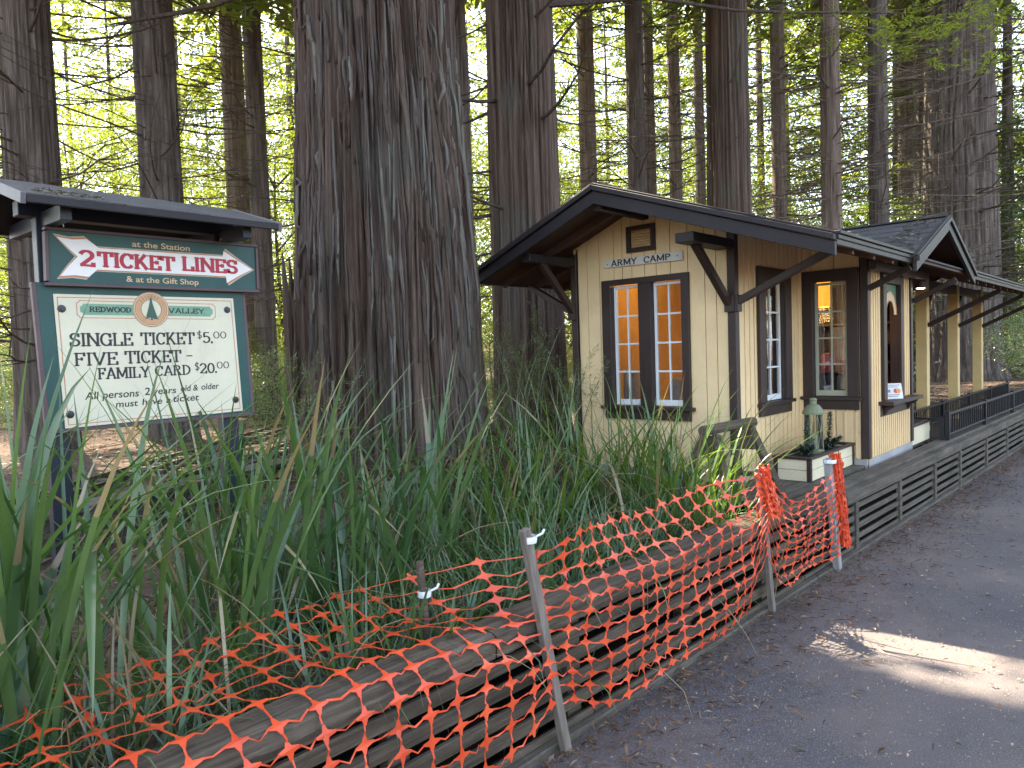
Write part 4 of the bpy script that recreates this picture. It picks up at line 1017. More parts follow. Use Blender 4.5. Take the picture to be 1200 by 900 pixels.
def netmesh(fn, nx_, nt_, seed, star=.34, sw=.0036):
    rr = random.Random(seed); b = MB()
    G = [[fn(i, j)+Vector((rr.uniform(-.008, .008), rr.uniform(-.006, .006), rr.uniform(-.008, .008))) for j in range(nt_)] for i in range(nx_)]
    for i in range(nx_):
        for j in range(nt_):
            p = G[i][j]; nb_ = []
            for di, dj in ((1, 0), (0, 1), (-1, 0), (0, -1)):
                a, c = i+di, j+dj
                nb_.append(G[a][c]-p if 0 <= a < nx_ and 0 <= c < nt_ else None)
            for k in range(4):
                if nb_[k] is None: nb_[k] = -nb_[(k+2) % 4] if nb_[(k+2) % 4] is not None else Vector((.02, 0, 0))
            tw_ = Vector((rr.uniform(-.006, .006), rr.uniform(-.012, .004), rr.uniform(-.006, .006)))
            tips = [p+v*min(star, .034/max(v.length, .01))+tw_*.5 for v in nb_]
            inn = [p+(nb_[k].normalized()+nb_[(k+1) % 4].normalized())*.0105+tw_*rr.uniform(.2, .6) for k in range(4)]
            ring = []
            for k in range(4):
                v = nb_[k]; s = nb_[(k+1) % 4].normalized()*sw; ring += [tips[k]-s, tips[k]+s, inn[k]]
            base = len(b.v); b.v += [tuple(p+tw_*.3)]+[tuple(q) for q in ring]
            for k in range(12): b.f.append((base, base+1+k, base+1+(k+1) % 12)); b.mi.append(0)
            for k, (di, dj) in ((0, (1, 0)), (1, (0, 1))):            # strands to the next node, slightly bowed and twisted
                a, c = i+di, j+dj
                if a >= nx_ or c >= nt_: continue
                q = G[a][c]; v = q-p; L = v.length
                f0 = min(star, .034/max(L, .01))*.92
                s0 = nb_[1 if k == 0 else 0].normalized()*sw*.9
                bow = Vector((0, rr.uniform(-.012, .006), rr.uniform(-.020, .003) if k == 0 else rr.uniform(-.003, .003)))
                pp = [p+v*f0, p+v*.5+bow, p+v*(1-f0)]
                tws = Vector((0, rr.uniform(-.7, .7)*sw, 0))
                base = len(b.v)
                for m_, q_ in enumerate(pp):
                    s = s0*(1 if m_ != 1 else .78)+(tws if m_ == 1 else Vector())
                    b.v += [tuple(q_-s), tuple(q_+s)]
                b.f += [(base, base+1, base+3, base+2), (base+2, base+3, base+5, base+4)]; b.mi += [0, 0]
    return b
NX, NT = 60, 12
xsn = [-7.45+7.19*i/(NX-1) for i in range(NX)]
o = netmesh(lambda i, j: netpt(xsn[i], j/(NT-1)+.0*i), NX, NT, 3).build('mesh_sheet', netm, net, recalc=False, solid=.0018); o.location = NOFF
cxr, cyr = S3q[0]+.055, S3q[1]-.03
def roll(i, j):
    a = i*.52; r = .016+.0005*i; z = .80-.60*j/11+.01*sin(i*1.7)
    return Vector((lerp(cxr, S3p[0]+.055, j/11)+r*cos(a), lerp(cyr, S3p[1]-.03, j/11)+r*sin(a)*1.0, z))
o = netmesh(roll, 46, 12, 9, .42, .007).build('rolled_end', netm, net, recalc=False, solid=.0018); o.location = NOFF
def bunch(i, j):
    a = i*.9; r = .018+.010*(i % 3)+.03*(j/6.)
    return Vector((lerp(S2q[0], S2p[0], j/9)+r*cos(a), lerp(S2q[1], S2p[1], j/9)-.02+r*sin(a), .875-.27*j/6+.01*sin(i*2.1)))
o = netmesh(bunch, 14, 7, 12, .42, .006).build('bunched_fold', netm, net, recalc=False, solid=.0018); o.location = NOFF

# ------------------------------------------------------------------ plants in the bed
def blades(rng, n, cx, cy, spread, hmin, hmax, wmin, wmax, lean=.35, droop=.5, seg=9, bias=(0, 0)):
    "strap leaves: tapering, V-folded, arching"
    V = []; F = []; MI = []
    for i in range(n):
        dry = rng.integers(1, 4) if rng.uniform() < .3 else 0
        a = rng.uniform(0, 2*pi); rr = spread*sqrt(rng.uniform()); bx, by = cx+rr*cos(a), cy+rr*sin(a); bz = gz(bx, by)-.02
        h = rng.uniform(hmin, hmax); w = rng.uniform(wmin, wmax); az = rng.uniform(0, 2*pi)
        dx, dy = cos(az)+bias[0]+.6*cos(a), sin(az)+bias[1]+.6*sin(a); dl = math.hypot(dx, dy)+1e-6; dx /= dl; dy /= dl
        ln = lean*rng.uniform(.15, 1); dr = droop*rng.uniform(0, 1)**2; tw = rng.uniform(0, 2*pi)
        sx, sy = cos(tw), sin(tw); kink = rng.uniform() < .10; kp = rng.uniform(.45, .8)
        x, y, z = bx, by, bz; el = pi/2-ln*.35; base = len(V)//3*0+len(V)
        for s in range(seg+1):
            t = s/seg; wd = w*(.75+.5*t if t < .3 else .9)*(1-max(0, (t-.55)/.45)**1.6)+.0008
            e = el-ln*t-dr*t*t*2.2
            if kink and t > kp: e -= 1.5
            if s:
                x += cos(e)*dx*h/seg; y += cos(e)*dy*h/seg; z += sin(e)*h/seg
            mx, my = -dy*.85+sx*.35, dx*.85+sy*.35
            V += [(x-mx*wd/2, y-my*wd/2, z+wd*.18), (x, y, z-wd*.05), (x+mx*wd/2, y+my*wd/2, z+wd*.18)]
        for s in range(seg):
            o = base+s*3; F += [(o, o+1, o+4, o+3), (o+1, o+2, o+5, o+4)]; MI += [1 if s >= seg-dry else 0]*2
    blades.mi = MI
    return V, F
def clump(name, lab, cat, mt, *args, group=None, **kw):
    V, F = blades(*args, **kw); cx, cy = args[2], args[3]; z0 = gz(cx, cy)
    V = np.array(V)-np.array([cx, cy, z0]); me = fast_mesh(name, V, F, True)
    o = link(name, me, [mt, drygr]); me.polygons.foreach_set('material_index', blades.mi); o.location = (cx, cy, z0); return tag(o, lab, cat, group)
rg = np.random.default_rng(21)
G1 = 'strap leaved clumps in the bed'
for (x, y, n, sp, h0, h1, w0, w1, mt, lab) in (
        (-5.02, .02, 46, .22, .9, 1.45, .026, .042, strap, 'tallest broad strap leaf clump at the left edge before the sign'),
        (-4.75, .62, 40, .22, .9, 1.45, .020, .034, strap, 'tall strap leaf clump under the left side of the ticket sign'),
        (-4.15, .35, 44, .25, .8, 1.30, .020, .034, strap, 'leaning strap leaf clump crossing the foot of the ticket sign'),
        (-3.75, .80, 44, .24, .8, 1.35, .018, .030, strap, 'strap leaf clump rising beside the right post of the sign'),
        (-3.35, .25, 46, .20, .7, 1.25, .020, .034, strap, 'dense strap leaf clump in front of the giant trunk, beside the short stake'),
        (-2.75, .75, 44, .24, .8, 1.35, .018, .030, strap, 'strap leaf clump before the right flank of the giant trunk'),
        (-2.35, .20, 34, .22, .6, 1.05, .014, .024, strapl, 'fresh green strap leaf clump behind the leaning stake'),
        (-1.85, .55, 44, .26, .7, 1.20, .014, .024, strapl, 'strap leaf clump between the giant trunk and the gable corner'),
        (-1.25, .30, 46, .24, .6, 1.10, .014, .024, strapl, 'strap leaf clump standing below the double gable window'),
        (-1.05, -.20, 46, .20, .55, .98, .013, .022, strapl, 'bright strap leaf clump before the left end of the sawhorse'),
        (-1.38, -.34, 44, .20, .6, 1.05, .013, .022, strapl, 'green strap leaf clump leaning over the cap beam before the sawhorse'),
        (-.85, .18, 36, .16, .5, .85, .012, .020, strapl, 'short strap leaf clump against the gable corner behind the sawhorse'),
        (-5.6, .9, 40, .3, .9, 1.4, .024, .036, strap, 'strap leaf clump cut off by the left picture edge')):
    clump('strap_leaf_plant', lab, 'plant', mt, rg, int(n*(.62 if (x < -4.3 and y > .2) or -4.5 < x < -4 else 1.25 if -3.6 < x < -1.6 else 1.8)), x, y, sp*1.25, h0*(.65 if -3.6 < x < -1.6 else .9), h1*(.95 if -3.6 < x < -1.6 else 1.16), w0*.92, w1*.95, lean=.72, droop=.42, group=G1)
for (x, y, n, h0, h1, lab) in ((-4.72, .10, 20, 1.25, 1.6, 'sparse clump of very long straight blades crossing the left of the price panel'), (-4.12, .12, 18, 1.15, 1.5, 'sparse clump of long straight blades crossing the right of the price panel'), (-3.62, .40, 16, 1.1, 1.5, 'sparse clump of long straight blades between the sign and the giant trunk'), (-2.9, .35, 14, 1.1, 1.45, 'sparse long blades standing before the middle of the giant trunk')):
    clump('strap_leaf_plant', lab, 'plant', strap, rg, n, x, y, .16, h0, h1, .020, .032, lean=.62, droop=.12, group=G1)
# low tangle covering the bed
Vs, Fs = [], []
for k in range(330):
    x = rg.uniform(-6.2, -1.0); y = YW(x)+.22+rg.uniform()**1.4*1.9
    if math.hypot(x-GX, y-GY) < 1.0 or (-4.7 < x < -3.7 and y > .15): continue
    v, f = blades(rg, 13, x, y, .16, .25, .62, .007, .015, lean=.9, droop=1.0, seg=6); o_ = len(Vs); Vs += v; Fs += [tuple(i+o_ for i in q) for q in f]
o = link('grass', fast_mesh('grass', Vs, Fs, True), strap); tag(o, kind='stuff')
Vs, Fs = [], []
for k in range(130):
    x = rg.uniform(-6, -.8); y = YW(x)+.2+rg.uniform()*1.6
    v, f = blades(rg, 5, x, y, .3, .3, .8, .003, .007, lean=1.2, droop=1.0, seg=6); o_ = len(Vs); Vs += v; Fs += [tuple(i+o_ for i in q) for q in f]
for k in range(26):
    x = rg.uniform(-5.4, -1.2); y = YW(x)+.3+rg.uniform()*1.3
    v, f = blades(rg, 2, x, y, .2, .6, 1.15, .010, .020, lean=1.1, droop=1.1, seg=9); o_ = len(Vs); Vs += v; Fs += [tuple(i+o_ for i in q) for q in f]
o = link('dry_grass', fast_mesh('dry_grass', Vs, Fs, True), drygr); tag(o, kind='stuff')
def feathery(x, y, n, h, lab, seed):
    rng = np.random.default_rng(seed); z0 = gz(x, y); e = empty('feathery_plant', (x, y, z0), 0, lab, 'plant'); b = MB(); Q = []
    for k in range(n):
        a = rng.uniform(0, 2*pi); L = h*rng.uniform(.6, 1); s0 = np.array([rng.normal()*.16, rng.normal()*.16, 0]); out = np.array([cos(a), sin(a), 0])*L*.28
        pts = [s0+out*t**1.7+np.array([0, 0, L*(t-.12*t*t)]) for t in np.linspace(0, 1, 7)]
        b.tube(pts, [.005, .0045, .004, .0035, .003, .002, .001], 4)
        t = rng.uniform(.35, 1, 26); c = np.stack([np.interp(t, np.linspace(0, 1, 7), [p[i] for p in pts]) for i in range(3)], 1)
        d = rng.normal(size=c.shape); d[:, 2] = np.abs(d[:, 2])*.5+.15
        Q.append(sprays(c, d, rng.uniform(.06, .14, len(c)), rng, 4, .14))
    b.build('stem', fern, e); link('foliage', quads_mesh('foliage', np.concatenate(Q)), fern, e)
feathery(-.55, 1.75, 16, 1.35, 'wispy feathery plant between the giant trunk and the gable wall', 3)
feathery(-.2, 2.35, 18, 1.5, 'tall wispy plant under the left eave of the station', 8)
feathery(-.90, 1.15, 12, .95, 'shorter wispy plant against the left end of the gable wall', 4)
feathery(-2.75, 1.95, 12, 1.25, 'wispy feathery plant at the left foot of the giant trunk', 5)
# debris mound of needles and twigs at the trunk
n = 5200; a = rg.uniform(0, 2*pi, n); r = .78+rg.exponential(.30, n); x = GX+.2+r*np.cos(a); y = GY-.1+r*np.sin(a)
c = np.stack([x, y, np.array([gz(*p) for p in zip(x, y)])+rg.uniform(0, .035, n)], 1); d = rg.normal(size=c.shape)*[1, 1, .35]
tag(link('duff_litter', quads_mesh('duff_litter', leaf_quads(c, d, rg.uniform(.05, .17, n), rg.uniform(.006, .018, n), rg)), litt), kind='stuff')

# ------------------------------------------------------------------ redwoods
hrng = np.random.default_rng(17)
def holes(Q):
    "sun gaps in the canopy: leave out leaves whose shade would land on the bright patches of ground"
    p = Q.mean(1); s = np.array(SV); g = p-s*((p[:, 2:]-.0)/s[2]); gg = p-s*((p[:, 2:]-.3)/s[2])
    keep = np.ones(len(Q), bool)
    for (x, y, rx, ry) in ((-1.22, -1.7, .62, 1.05), (-1.0, -2.6, .75, .9)):
        keep &= ((g[:, 0]-x)/rx)**2+((g[:, 1]-y)/ry)**2 > 1
    for (x, y, rx, ry) in ((-1.0, 7.6, 1.7, 1.3), (-3.4, 5.0, .5, .7), (12, 5.0, 5.5, 2.0), (9.5, 1.9, 2.2, .5), (-7, 9, 2.5, 3)):
        keep &= ((gg[:, 0]-x)/rx)**2+((gg[:, 1]-y)/ry)**2 > 1
    return Q[keep | (hrng.uniform(size=len(Q)) < .015)]
def trunk_mesh(rad, H, nth, zs, amp, fr, seed, flare=.35, lobes=5):
    V = []
    for z in zs:
        r0 = rad(z)*(1+flare*math.exp(-max(z, 0)/.45))
        for k in range(nth):
            t = 2*pi*k/nth; ct, st_ = cos(t), sin(t)
            wv = .5*mnoise.noise(Vector((ct*1.2, st_*1.2, z*.35+seed)))
            n1 = mnoise.noise(Vector((ct*fr+wv, st_*fr+wv, z*.09+seed))); n2 = mnoise.noise(Vector((ct*fr*2.3+wv*2, st_*fr*2.3, z*.17+seed*2)))
            n3 = mnoise.noise(Vector((ct*fr*5.5, st_*fr*5.5, z*.32+seed)))
            ridge = min(1, abs(n1)/.16)*.62+min(1, abs(n2)/.22)*.30+n3*.13-.35
            lob = flare*.22*math.exp(-max(z, 0)/.7)*sin(lobes*t+seed)+.03*mnoise.noise(Vector((ct*1.1, st_*1.1, z*.25+seed*3)))
            r = r0*(1+lob)+amp*(ridge-.35); V.append((ct*r, st_*r, z))
    F = [(j*nth+k, j*nth+(k+1) % nth, (j+1)*nth+(k+1) % nth, (j+1)*nth+k) for j in range(len(zs)-1) for k in range(nth)]
    return fast_mesh('trunk', V, F, True)
def limb_mesh(rng, n, r, z0, z1, lmin, lmax, curve=.25, th=.022, sub=5):
    b = MB()
    for k in range(n):
        z = rng.uniform(z0, z1); a = rng.uniform(0, 2*pi); L = rng.uniform(lmin, lmax); droop = rng.uniform(-.10, .30)
        d = np.array([cos(a), sin(a), 0]); s = np.array([-sin(a), cos(a), 0]); bend = rng.uniform(-.25, .25)
        pts = []
        for t in np.linspace(0, 1, 7):
            w = np.array([rng.normal(), rng.normal(), rng.normal()])*.02*L*t
            pts.append(d*(r*.8+L*t)+s*bend*L*t*t+np.array([0, 0, z-droop*L*t+curve*L*t*t])+w)
        t0 = th*rng.uniform(.5, 1.3); b.tube(pts, [t0*(1-.88*i/6) for i in range(7)], 5, False)
        for q in range(rng.integers(0, sub+1)):
            i = rng.integers(2, 6); p = pts[i]; l2 = L*rng.uniform(.12, .35); d2 = d*.7+s*rng.choice([-1, 1])*rng.uniform(.4, .9)+np.array([0, 0, rng.uniform(-.3, .25)])
            b.tube([p, p+d2*l2*.5+np.array([0, 0, .02]), p+d2*l2], [t0*.42, t0*.28, t0*.08], 4, False)
    me = bpy.data.meshes.new('branches'); me.from_pydata(b.v, [], b.f); me.update(); return me
def crown_quads(rng, r, z0, z1, rmax, nb, per, size, nl=5, ratio=.22, top=.25):
    C_, A_ = [], []
    for k in range(nb):
        u = rng.uniform(); z = z0+(z1-z0)*u; a = rng.uniform(0, 2*pi); L = rmax*(1-(1-top)*u)*rng.uniform(.55, 1.1)
        d = np.array([cos(a), sin(a), 0]); s = np.array([-sin(a), cos(a), 0])
        t = rng.uniform(.18, 1, per)[:, None]
        c = d*(r+L*t)+np.array([0, 0, z])+np.array([0, 0, 1])*(-.22*L*t+.10*L*t*t)+s*rng.normal(size=(per, 1))*.14*L*t+rng.normal(size=(per, 3))*.06*[1, 1, .6]
        C_.append(c); A_.append(d*.6+s*rng.normal(size=(per, 1))*.8+np.array([0, 0, 1])*rng.normal(size=(per, 1))*.15-np.array([0, 0, .12]))
    C_ = np.concatenate(C_); A_ = np.concatenate(A_); return sprays(C_, A_, rng.uniform(.7, 1.25, len(C_))*size, rng, nl, ratio)

rt = np.random.default_rng(99)
zsg = np.concatenate([np.linspace(-.3, 5.4, 260), np.geomspace(5.5, 34, 24)])
gt = empty('giant_redwood', (GX, GY, .35), 0, 'giant shaggy redwood trunk between the ticket sign and the station', 'tree')
grad = lambda z: np.interp(z, [-.3, .4, 1.7, 3.5, 5, 34], [.775, .74, .705, .60, .575, .25])
gme = trunk_mesh(grad, 34, 400, zsg, .115, 8.5, 3.7, .22, 6); link('trunk', gme, bark_g, gt)
b = MB(); co = [v.co for v in gme.vertices]                      # shaggy strips lifting off the trunk
def gsurf(th, z):
    j = min(max(int((z+.3)/5.7*259), 0), 258); k = int(th/(2*pi)*400) % 400; return co[j*400+k]
for i in range(520):
    th = rnd.uniform(0, 2*pi); z = rnd.uniform(.15, 4.7); L = rnd.uniform(.4, 2.0)*(1.15 if z < 2.5 else .8); w = rnd.choice((.010, .014, .018, .026, .040))*rnd.uniform(.8, 1.3); dr = rnd.gauss(0, .05); n = 14; vs = []
    lift = rnd.uniform(.0, .016); cl = rnd.choice((0, 0, 0, 1, 2, 2)); b.m = cl
    for q in range(n+1):
        t = q/n; tt = th+dr*t*L+.012*mnoise.noise(Vector((t*4, i, 0))); zz = z+L*t; p = gsurf(tt % (2*pi), zz); rr = math.hypot(p.x, p.y)
        rr2 = rr+lift*(.3+.7*abs(t-.5)*2)+.004+.010*mnoise.noise(Vector((t*7, i*1.3, 2)))
        ww = w*(sin(pi*(.02+.96*t))**.75)*(1+.6*mnoise.noise(Vector((t*9, i*2.1, 5))))/rr2
        for s_, e_ in ((-1, -.012), (-.55, .004), (.1, .010), (.6, .003), (1, -.012)): vs.append(((rr2+e_+.004*mnoise.noise(Vector((t*16, i, s_*3))))*cos(tt+s_*ww/2), (rr2+e_)*sin(tt+s_*ww/2), zz))
    b.add(vs, [(q*5+k, q*5+k+1, q*5+k+6, q*5+k+5) for q in range(n) for k in range(4)])
b.build('bark_strips', [bark_g, strip_m, strip_d], gt, smooth=True, recalc=False, solid=.004)
b = MB()                                                         # broken bark flap on the left flank
fl = unit(np.array([-CR[0], -CR[1], 0])); 
for k in range(11):
    p = Vector(fl*(.735+.012*(k % 5))+np.array([CF[0], CF[1], 0])*(.035*k-.2)); z0 = .65+.09*(k*7 % 6); z1 = 2.1-.17*(k*5 % 6); q = Vector(fl)
    b.tube([p+Vector((0, 0, z0)), p+q*.02+Vector((0, 0, lerp(z0, z1, .35))), p+q*.035+Vector((0, 0, lerp(z0, z1, .75))), p+q*.05+Vector((0, 0, z1))], [.02, .038, .03, .006], 5)
b.build('bark_flap', bark_g, gt)
Q = crown_quads(rt, .5, 9.0, 27, 4.6, 150, 30, .95, 5, .34)
o = link('crown', quads_mesh('crown', holes(Q+np.array([GX, GY, .35]))-np.array([GX, GY, .35])), needle, gt)
link('branches', limb_mesh(rt, 34, .5, 6.5, 20, 2, 4.5, .1, .045), twig, gt)

def redwood(lab, px, py, wpx, D, mt, amp=.045, crown=None, limbs=(80, 1.6, 11, 1.5, 4.6), lm=None, unique=True, fr=4.2, z=None, sway=0):
    p = at(px, py, D); r = wpx/850.*D/2; seed = rnd.uniform(0, 50); z0 = gz(p[0], p[1])-.05
    e = empty('redwood_tree', (p[0], p[1], z0), 0, lab, 'tree', 'redwood trunks around the station')
    nth = int(min(260, max(40, wpx*3))); H = 30
    zz = np.concatenate([np.linspace(-.2, 13, int(min(180, 50+wpx*1.6))), np.linspace(14, H, 8)])
    hz = p[2]-z0; rad = lambda q: max(.03, r*(1+.018*(hz-q))) if q < 16 else max(.03, r*(1+.018*(hz-16))*(1-(q-16)/20))
    link('trunk', trunk_mesh(rad, H, nth, zz, min(amp, r*.2), fr, seed, .22), mt, e)
    if limbs: link('branches', limb_mesh(rt, limbs[0], r, *limbs[1:], th=min(.026, max(.017, r*.05))), lm or twig, e)
    if crown:
        nb, per, c0, c1, rm, size = crown; Q = crown_quads(rt, r, c0, c1, rm, nb, per, size, 5, .30); off = np.array(e.location)
        link('crown', quads_mesh('crown', holes(Q+off)-off), needle, e)
    return e
BIG = lambda c0: (110, 28, c0, 26, 4.2, 1.0)
t1 = redwood('broad grey redwood trunk behind the left end of the sign roof', 32, 100, 54, 12, bark_d, .075, BIG(8.8), (130, 1.5, 9, 1.5, 5))
t2 = redwood('straight redwood trunk rising above the middle of the sign roof', 184, 120, 43, 13, bark_d, .07, BIG(9.2), (130, 1.5, 9.5, 1.5, 5))
t3 = redwood('leaning paler trunk of the pair right of the sign roof', 273, 100, 24, 18, bark_l, .03, (60, 26, 9, 24, 3.4, .9), (60, 2, 11, 1.5, 4.5), palebr)
t4 = redwood('darker trunk of the pair right of the sign roof', 298, 100, 21, 17, bark_d, .03, (60, 26, 9.5, 24, 3.2, .9), (60, 2, 11, 1.5, 4.5))
t5 = redwood('redwood trunk half hidden behind the right side of the giant', 531, 120, 36, 14, bark_d, .04, BIG(9.2), (50, 1.6, 10, 1.5, 4))
t6 = redwood('stout furrowed redwood right behind the station gable', 612, 150, 77, 9.5, bark_g, .095, BIG(8.2), (34, 2.2, 8, 1.2, 3.4), fr=6.5)
t7 = redwood('slim trunk just right of the stout furrowed redwood', 687, 100, 19, 19, bark_l, .03, (36, 18, 12.5, 24, 3, .8))
t8 = redwood('slim dark trunk above the station ridge', 745, 130, 21, 17, bark_d, .03, (36, 18, 12.5, 24, 3, .8))
t9 = redwood('thin dark trunk close beside another above the station ridge', 761, 130, 12, 23, bark_d, .02, (36, 18, 13, 24, 3, .8))
t10 = redwood('thin grey trunk above the name board side of the roof', 790, 120, 14, 21, bark_l, .02, (40, 18, 11.5, 24, 3, .8))
t11 = redwood('thin trunk just left of the thick reddish redwood', 819, 120, 11, 26, bark_d, .02, (40, 18, 12, 24, 3, .8))
t12 = redwood('thick reddish brown redwood above the middle of the roof', 852, 110, 46, 15, bark_g, .075, BIG(9.6), (22, 2.5, 10, .6, 2.2), palebr, fr=6)
t13 = redwood('slim greenish trunk right of the thick reddish redwood', 912, 130, 16, 19, bark_l, .02, (40, 18, 8.5, 24, 2.8, .7), (110, 2, 12, 2, 5))
t14 = redwood('grey straight trunk above the eave of the station', 973, 120, 21, 16, bark_l, .03, (36, 18, 12, 24, 3, .8), (120, 2, 10, 2, 5), palebr)
t15 = redwood('dark slim trunk left of the cross gable', 1029, 120, 20, 17, bark_d, .03, (36, 18, 12, 24, 3, .8), (130, 1.5, 10, 2, 5.5), palebr)
t16 = redwood('pale sunlit trunk behind the cross gable', 1062, 120, 18, 27, bark_l, .03, (36, 18, 12.5, 24, 3, .8), (110, 1.5, 12, 2, 5.5), palebr)
t17 = redwood('dark redwood against the left side of the massive right trunk', 1087, 120, 28, 25, bark_d, .04, (60, 24, 12, 26, 3.4, .9), (30, 2, 13, 2, 4.5))
t18 = redwood('massive deeply furrowed redwood behind the porch on the right', 1125, 200, 73, 22, bark_d, .12, BIG(12), (90, 2, 12, 2.5, 8), fr=4.6)

# far slim trunks and crowns, shared meshes
cm = [quads_mesh('crown', crown_quads(rt, .2, z0, 21, 3.0, 46, 15, .85, 5, .22)) for z0 in (2.2, 3.5, 5.0)]
for q in cm: q.materials.append(needle)
lms = [limb_mesh(rt, 56, .18, 1, 14, 1.4, 3.8, th=.018) for _ in range(3)]
for q in lms: q.materials.append(twig)
tms = []
for s_ in range(3):
    q = trunk_mesh(lambda z: max(.04, .21*(1-z/26)), 24, 28, np.linspace(-.3, 24, 46), .03, 4, s_*7.3, .2); q.materials.append(bark_d if s_ else bark_l); tms.append(q)
def plant_far(px, D, i, lab, grp):
    p = at(px, 410, D); e = empty('redwood_tree', (p[0], p[1], gz(p[0], p[1])), rnd.uniform(0, 6.28), lab, 'tree', grp); s = rnd.uniform(.8, 1.25); e.scale = (s, s, s)
    for nm, me in (('trunk', tms[i % 3]), ('crown', cm[i % 3]), ('branches', lms[(i//3) % 3])):
        o = bpy.data.objects.new(nm, me); COL.objects.link(o); o.parent = e
for i in range(34):
    px = -80+1420*((i*.618034) % 1); D = 24+22*((i*.7549) % 1)
    if px < 560: D += 8
    plant_far(px, D, i, 'slim far redwood standing in the sunlit forest behind', 'far slim redwoods')

# broadleaf understorey
def leafy(rng, h, z0, rx, n, cl, lw=(.075, .042)):
    m_ = n//cl; u = unit(rng.normal(size=(m_, 3)))*np.cbrt(rng.uniform(.12, 1, (m_, 1)))
    c = u*[rx, rx, (h-z0)/2]+[0, 0, (h+z0)/2]; c += .35*np.sin(c[:, [1, 2, 0]]*2.3)
    c = np.repeat(c, cl, 0)+rng.normal(size=(m_*cl, 3))*[.22, .22, .10]
    d = rng.normal(size=c.shape)*[1, 1, .5]-[0, 0, .3]
    return leaf_quads(c, d, rng.uniform(.7, 1.3, len(c))*lw[0], rng.uniform(.7, 1.3, len(c))*lw[1], rng)
def tree_limbs(rng, h, z0, rx, n=9, r=.09):
    b = MB(); top = np.array([.3*rng.normal(), .3*rng.normal(), h*.8]); pts = [top*t+np.array([.12*sin(5*t), .12*cos(4*t), 0]) for t in np.linspace(-.03, 1, 9)]
    b.tube(pts, [r*(1-.85*i/8) for i in range(9)], 7, False); tr = b
    l = MB()
    for k in range(n):
        i = rng.integers(2, 8); a = rng.uniform(0, 2*pi); L = rx*rng.uniform(.5, 1); e = pts[i]+np.array([cos(a)*L, sin(a)*L, L*rng.uniform(.2, .8)])
        mid = (pts[i]+e)/2+np.array([0, 0, .15*L]); l.tube([pts[i], mid, e], [r*.38, r*.24, r*.06], 5, False)
    return tr, l
KIND = []
for k, (h, z0, rx, n, mt) in enumerate(((8.5, 1.0, 3.0, 26000, sunleaf), (6.0, .3, 2.6, 22000, sunleaf), (11.0, 2.5, 3.2, 28000, sunleaf), (6.5, .4, 2.8, 22000, midleaf), (3.0, .1, 1.8, 9000, paleleaf))):
    q = quads_mesh('crown', leafy(rt, h, z0, rx, n, 10)); q.materials.append(mt); a, l = tree_limbs(rt, h, z0, rx)
    ta = bpy.data.meshes.new('trunk'); ta.from_pydata(a.v, [], a.f); ta.materials.append(twig); la_ = bpy.data.meshes.new('limbs'); la_.from_pydata(l.v, [], l.f); la_.materials.append(twig)
    KIND.append((q, ta, la_))
def broad(px, D, k, lab, grp, s=1., name='understorey_tree', cat='tree'):
    p = at(px, 410, D); e = empty(name, (p[0], p[1], gz(p[0], p[1])-.05), rnd.uniform(0, 6.28), lab, cat, grp); e.scale = (s, s, s*rnd.uniform(.9, 1.15))
    for nm, me in zip(('crown', 'trunk', 'limbs'), KIND[k]):
        o = bpy.data.objects.new(nm, me); COL.objects.link(o); o.parent = e
    return e
for i, (px, D, k) in enumerate(((-60, 22, 0), (40, 24, 1), (110, 19, 0), (150, 28, 2), (240, 22, 1), (250, 30, 2), (330, 20, 0), (330, 31, 2), (420, 27, 0), (560, 21, 0), (585, 30, 2), (660, 24, 1), (690, 32, 2), (730, 27, 0), (790, 34, 2), (860, 30, 0), (930, 26, 3), (980, 33, 2), (1040, 24, 3), (-180, 26, 2), (30, 35, 2), (480, 35, 2))):
    broad(px, D, k, ('yellow green broadleaf tree glowing against the sun' if k != 3 else 'mid green broadleaf tree in the shade behind the roof'), 'sunlit understorey trees' if k != 3 else 'shaded understorey trees')
for i, (px, D, k, s, lab) in enumerate(((1225, 30, 3, 1.0, 'mid green tree behind the far right of the porch'), (1230, 27, 3, 1.5, 'tall green tree at the right picture edge'), (1190, 36, 0, 1.4, 'far sunlit tree beyond the right end of the porch'), (1290, 24, 3, 1.4, 'leafy tree just outside the right edge above the path'))):
    broad(px, D, k, lab, None, s)
for px, D, s, lab in ((1222, 22, .8, 'pale grey green bush beside the far kiosk'), (1225, 18, .7, 'pale bush at the right edge beyond the railing'), (18, 17, .7, 'pale bush at the left edge behind the sign'), (120, 21, .6, 'low pale bush beyond the rails'), (325, 15, .5, 'low bush left of the giant trunk')):
    broad(px, D, 4, lab, None, s, 'bush', 'bush')
for i, (px, D) in enumerate(((55, 15), (-20, 19), (90, 24), (165, 20), (215, 24), (265, 16.5), (310, 19), (350, 23), (575, 17), (650, 19))):
    e = broad(px, D, 1 if i % 2 else 3, 'low leafy bush in the undergrowth beyond the rails', 'undergrowth bushes', .28+.05*(i % 3), 'bush', 'bush')
for x, y, k in ((-13, 9, 0), (-17, 14, 2), (-11, 16, 2), (-15, 4, 3)):         # left of the view: what the gable panes reflect
    e = broad(0, 20, k, 'yellow green tree mirrored in the gable window panes', 'trees mirrored in the panes', 1.1); e.location = (x, y, .2)
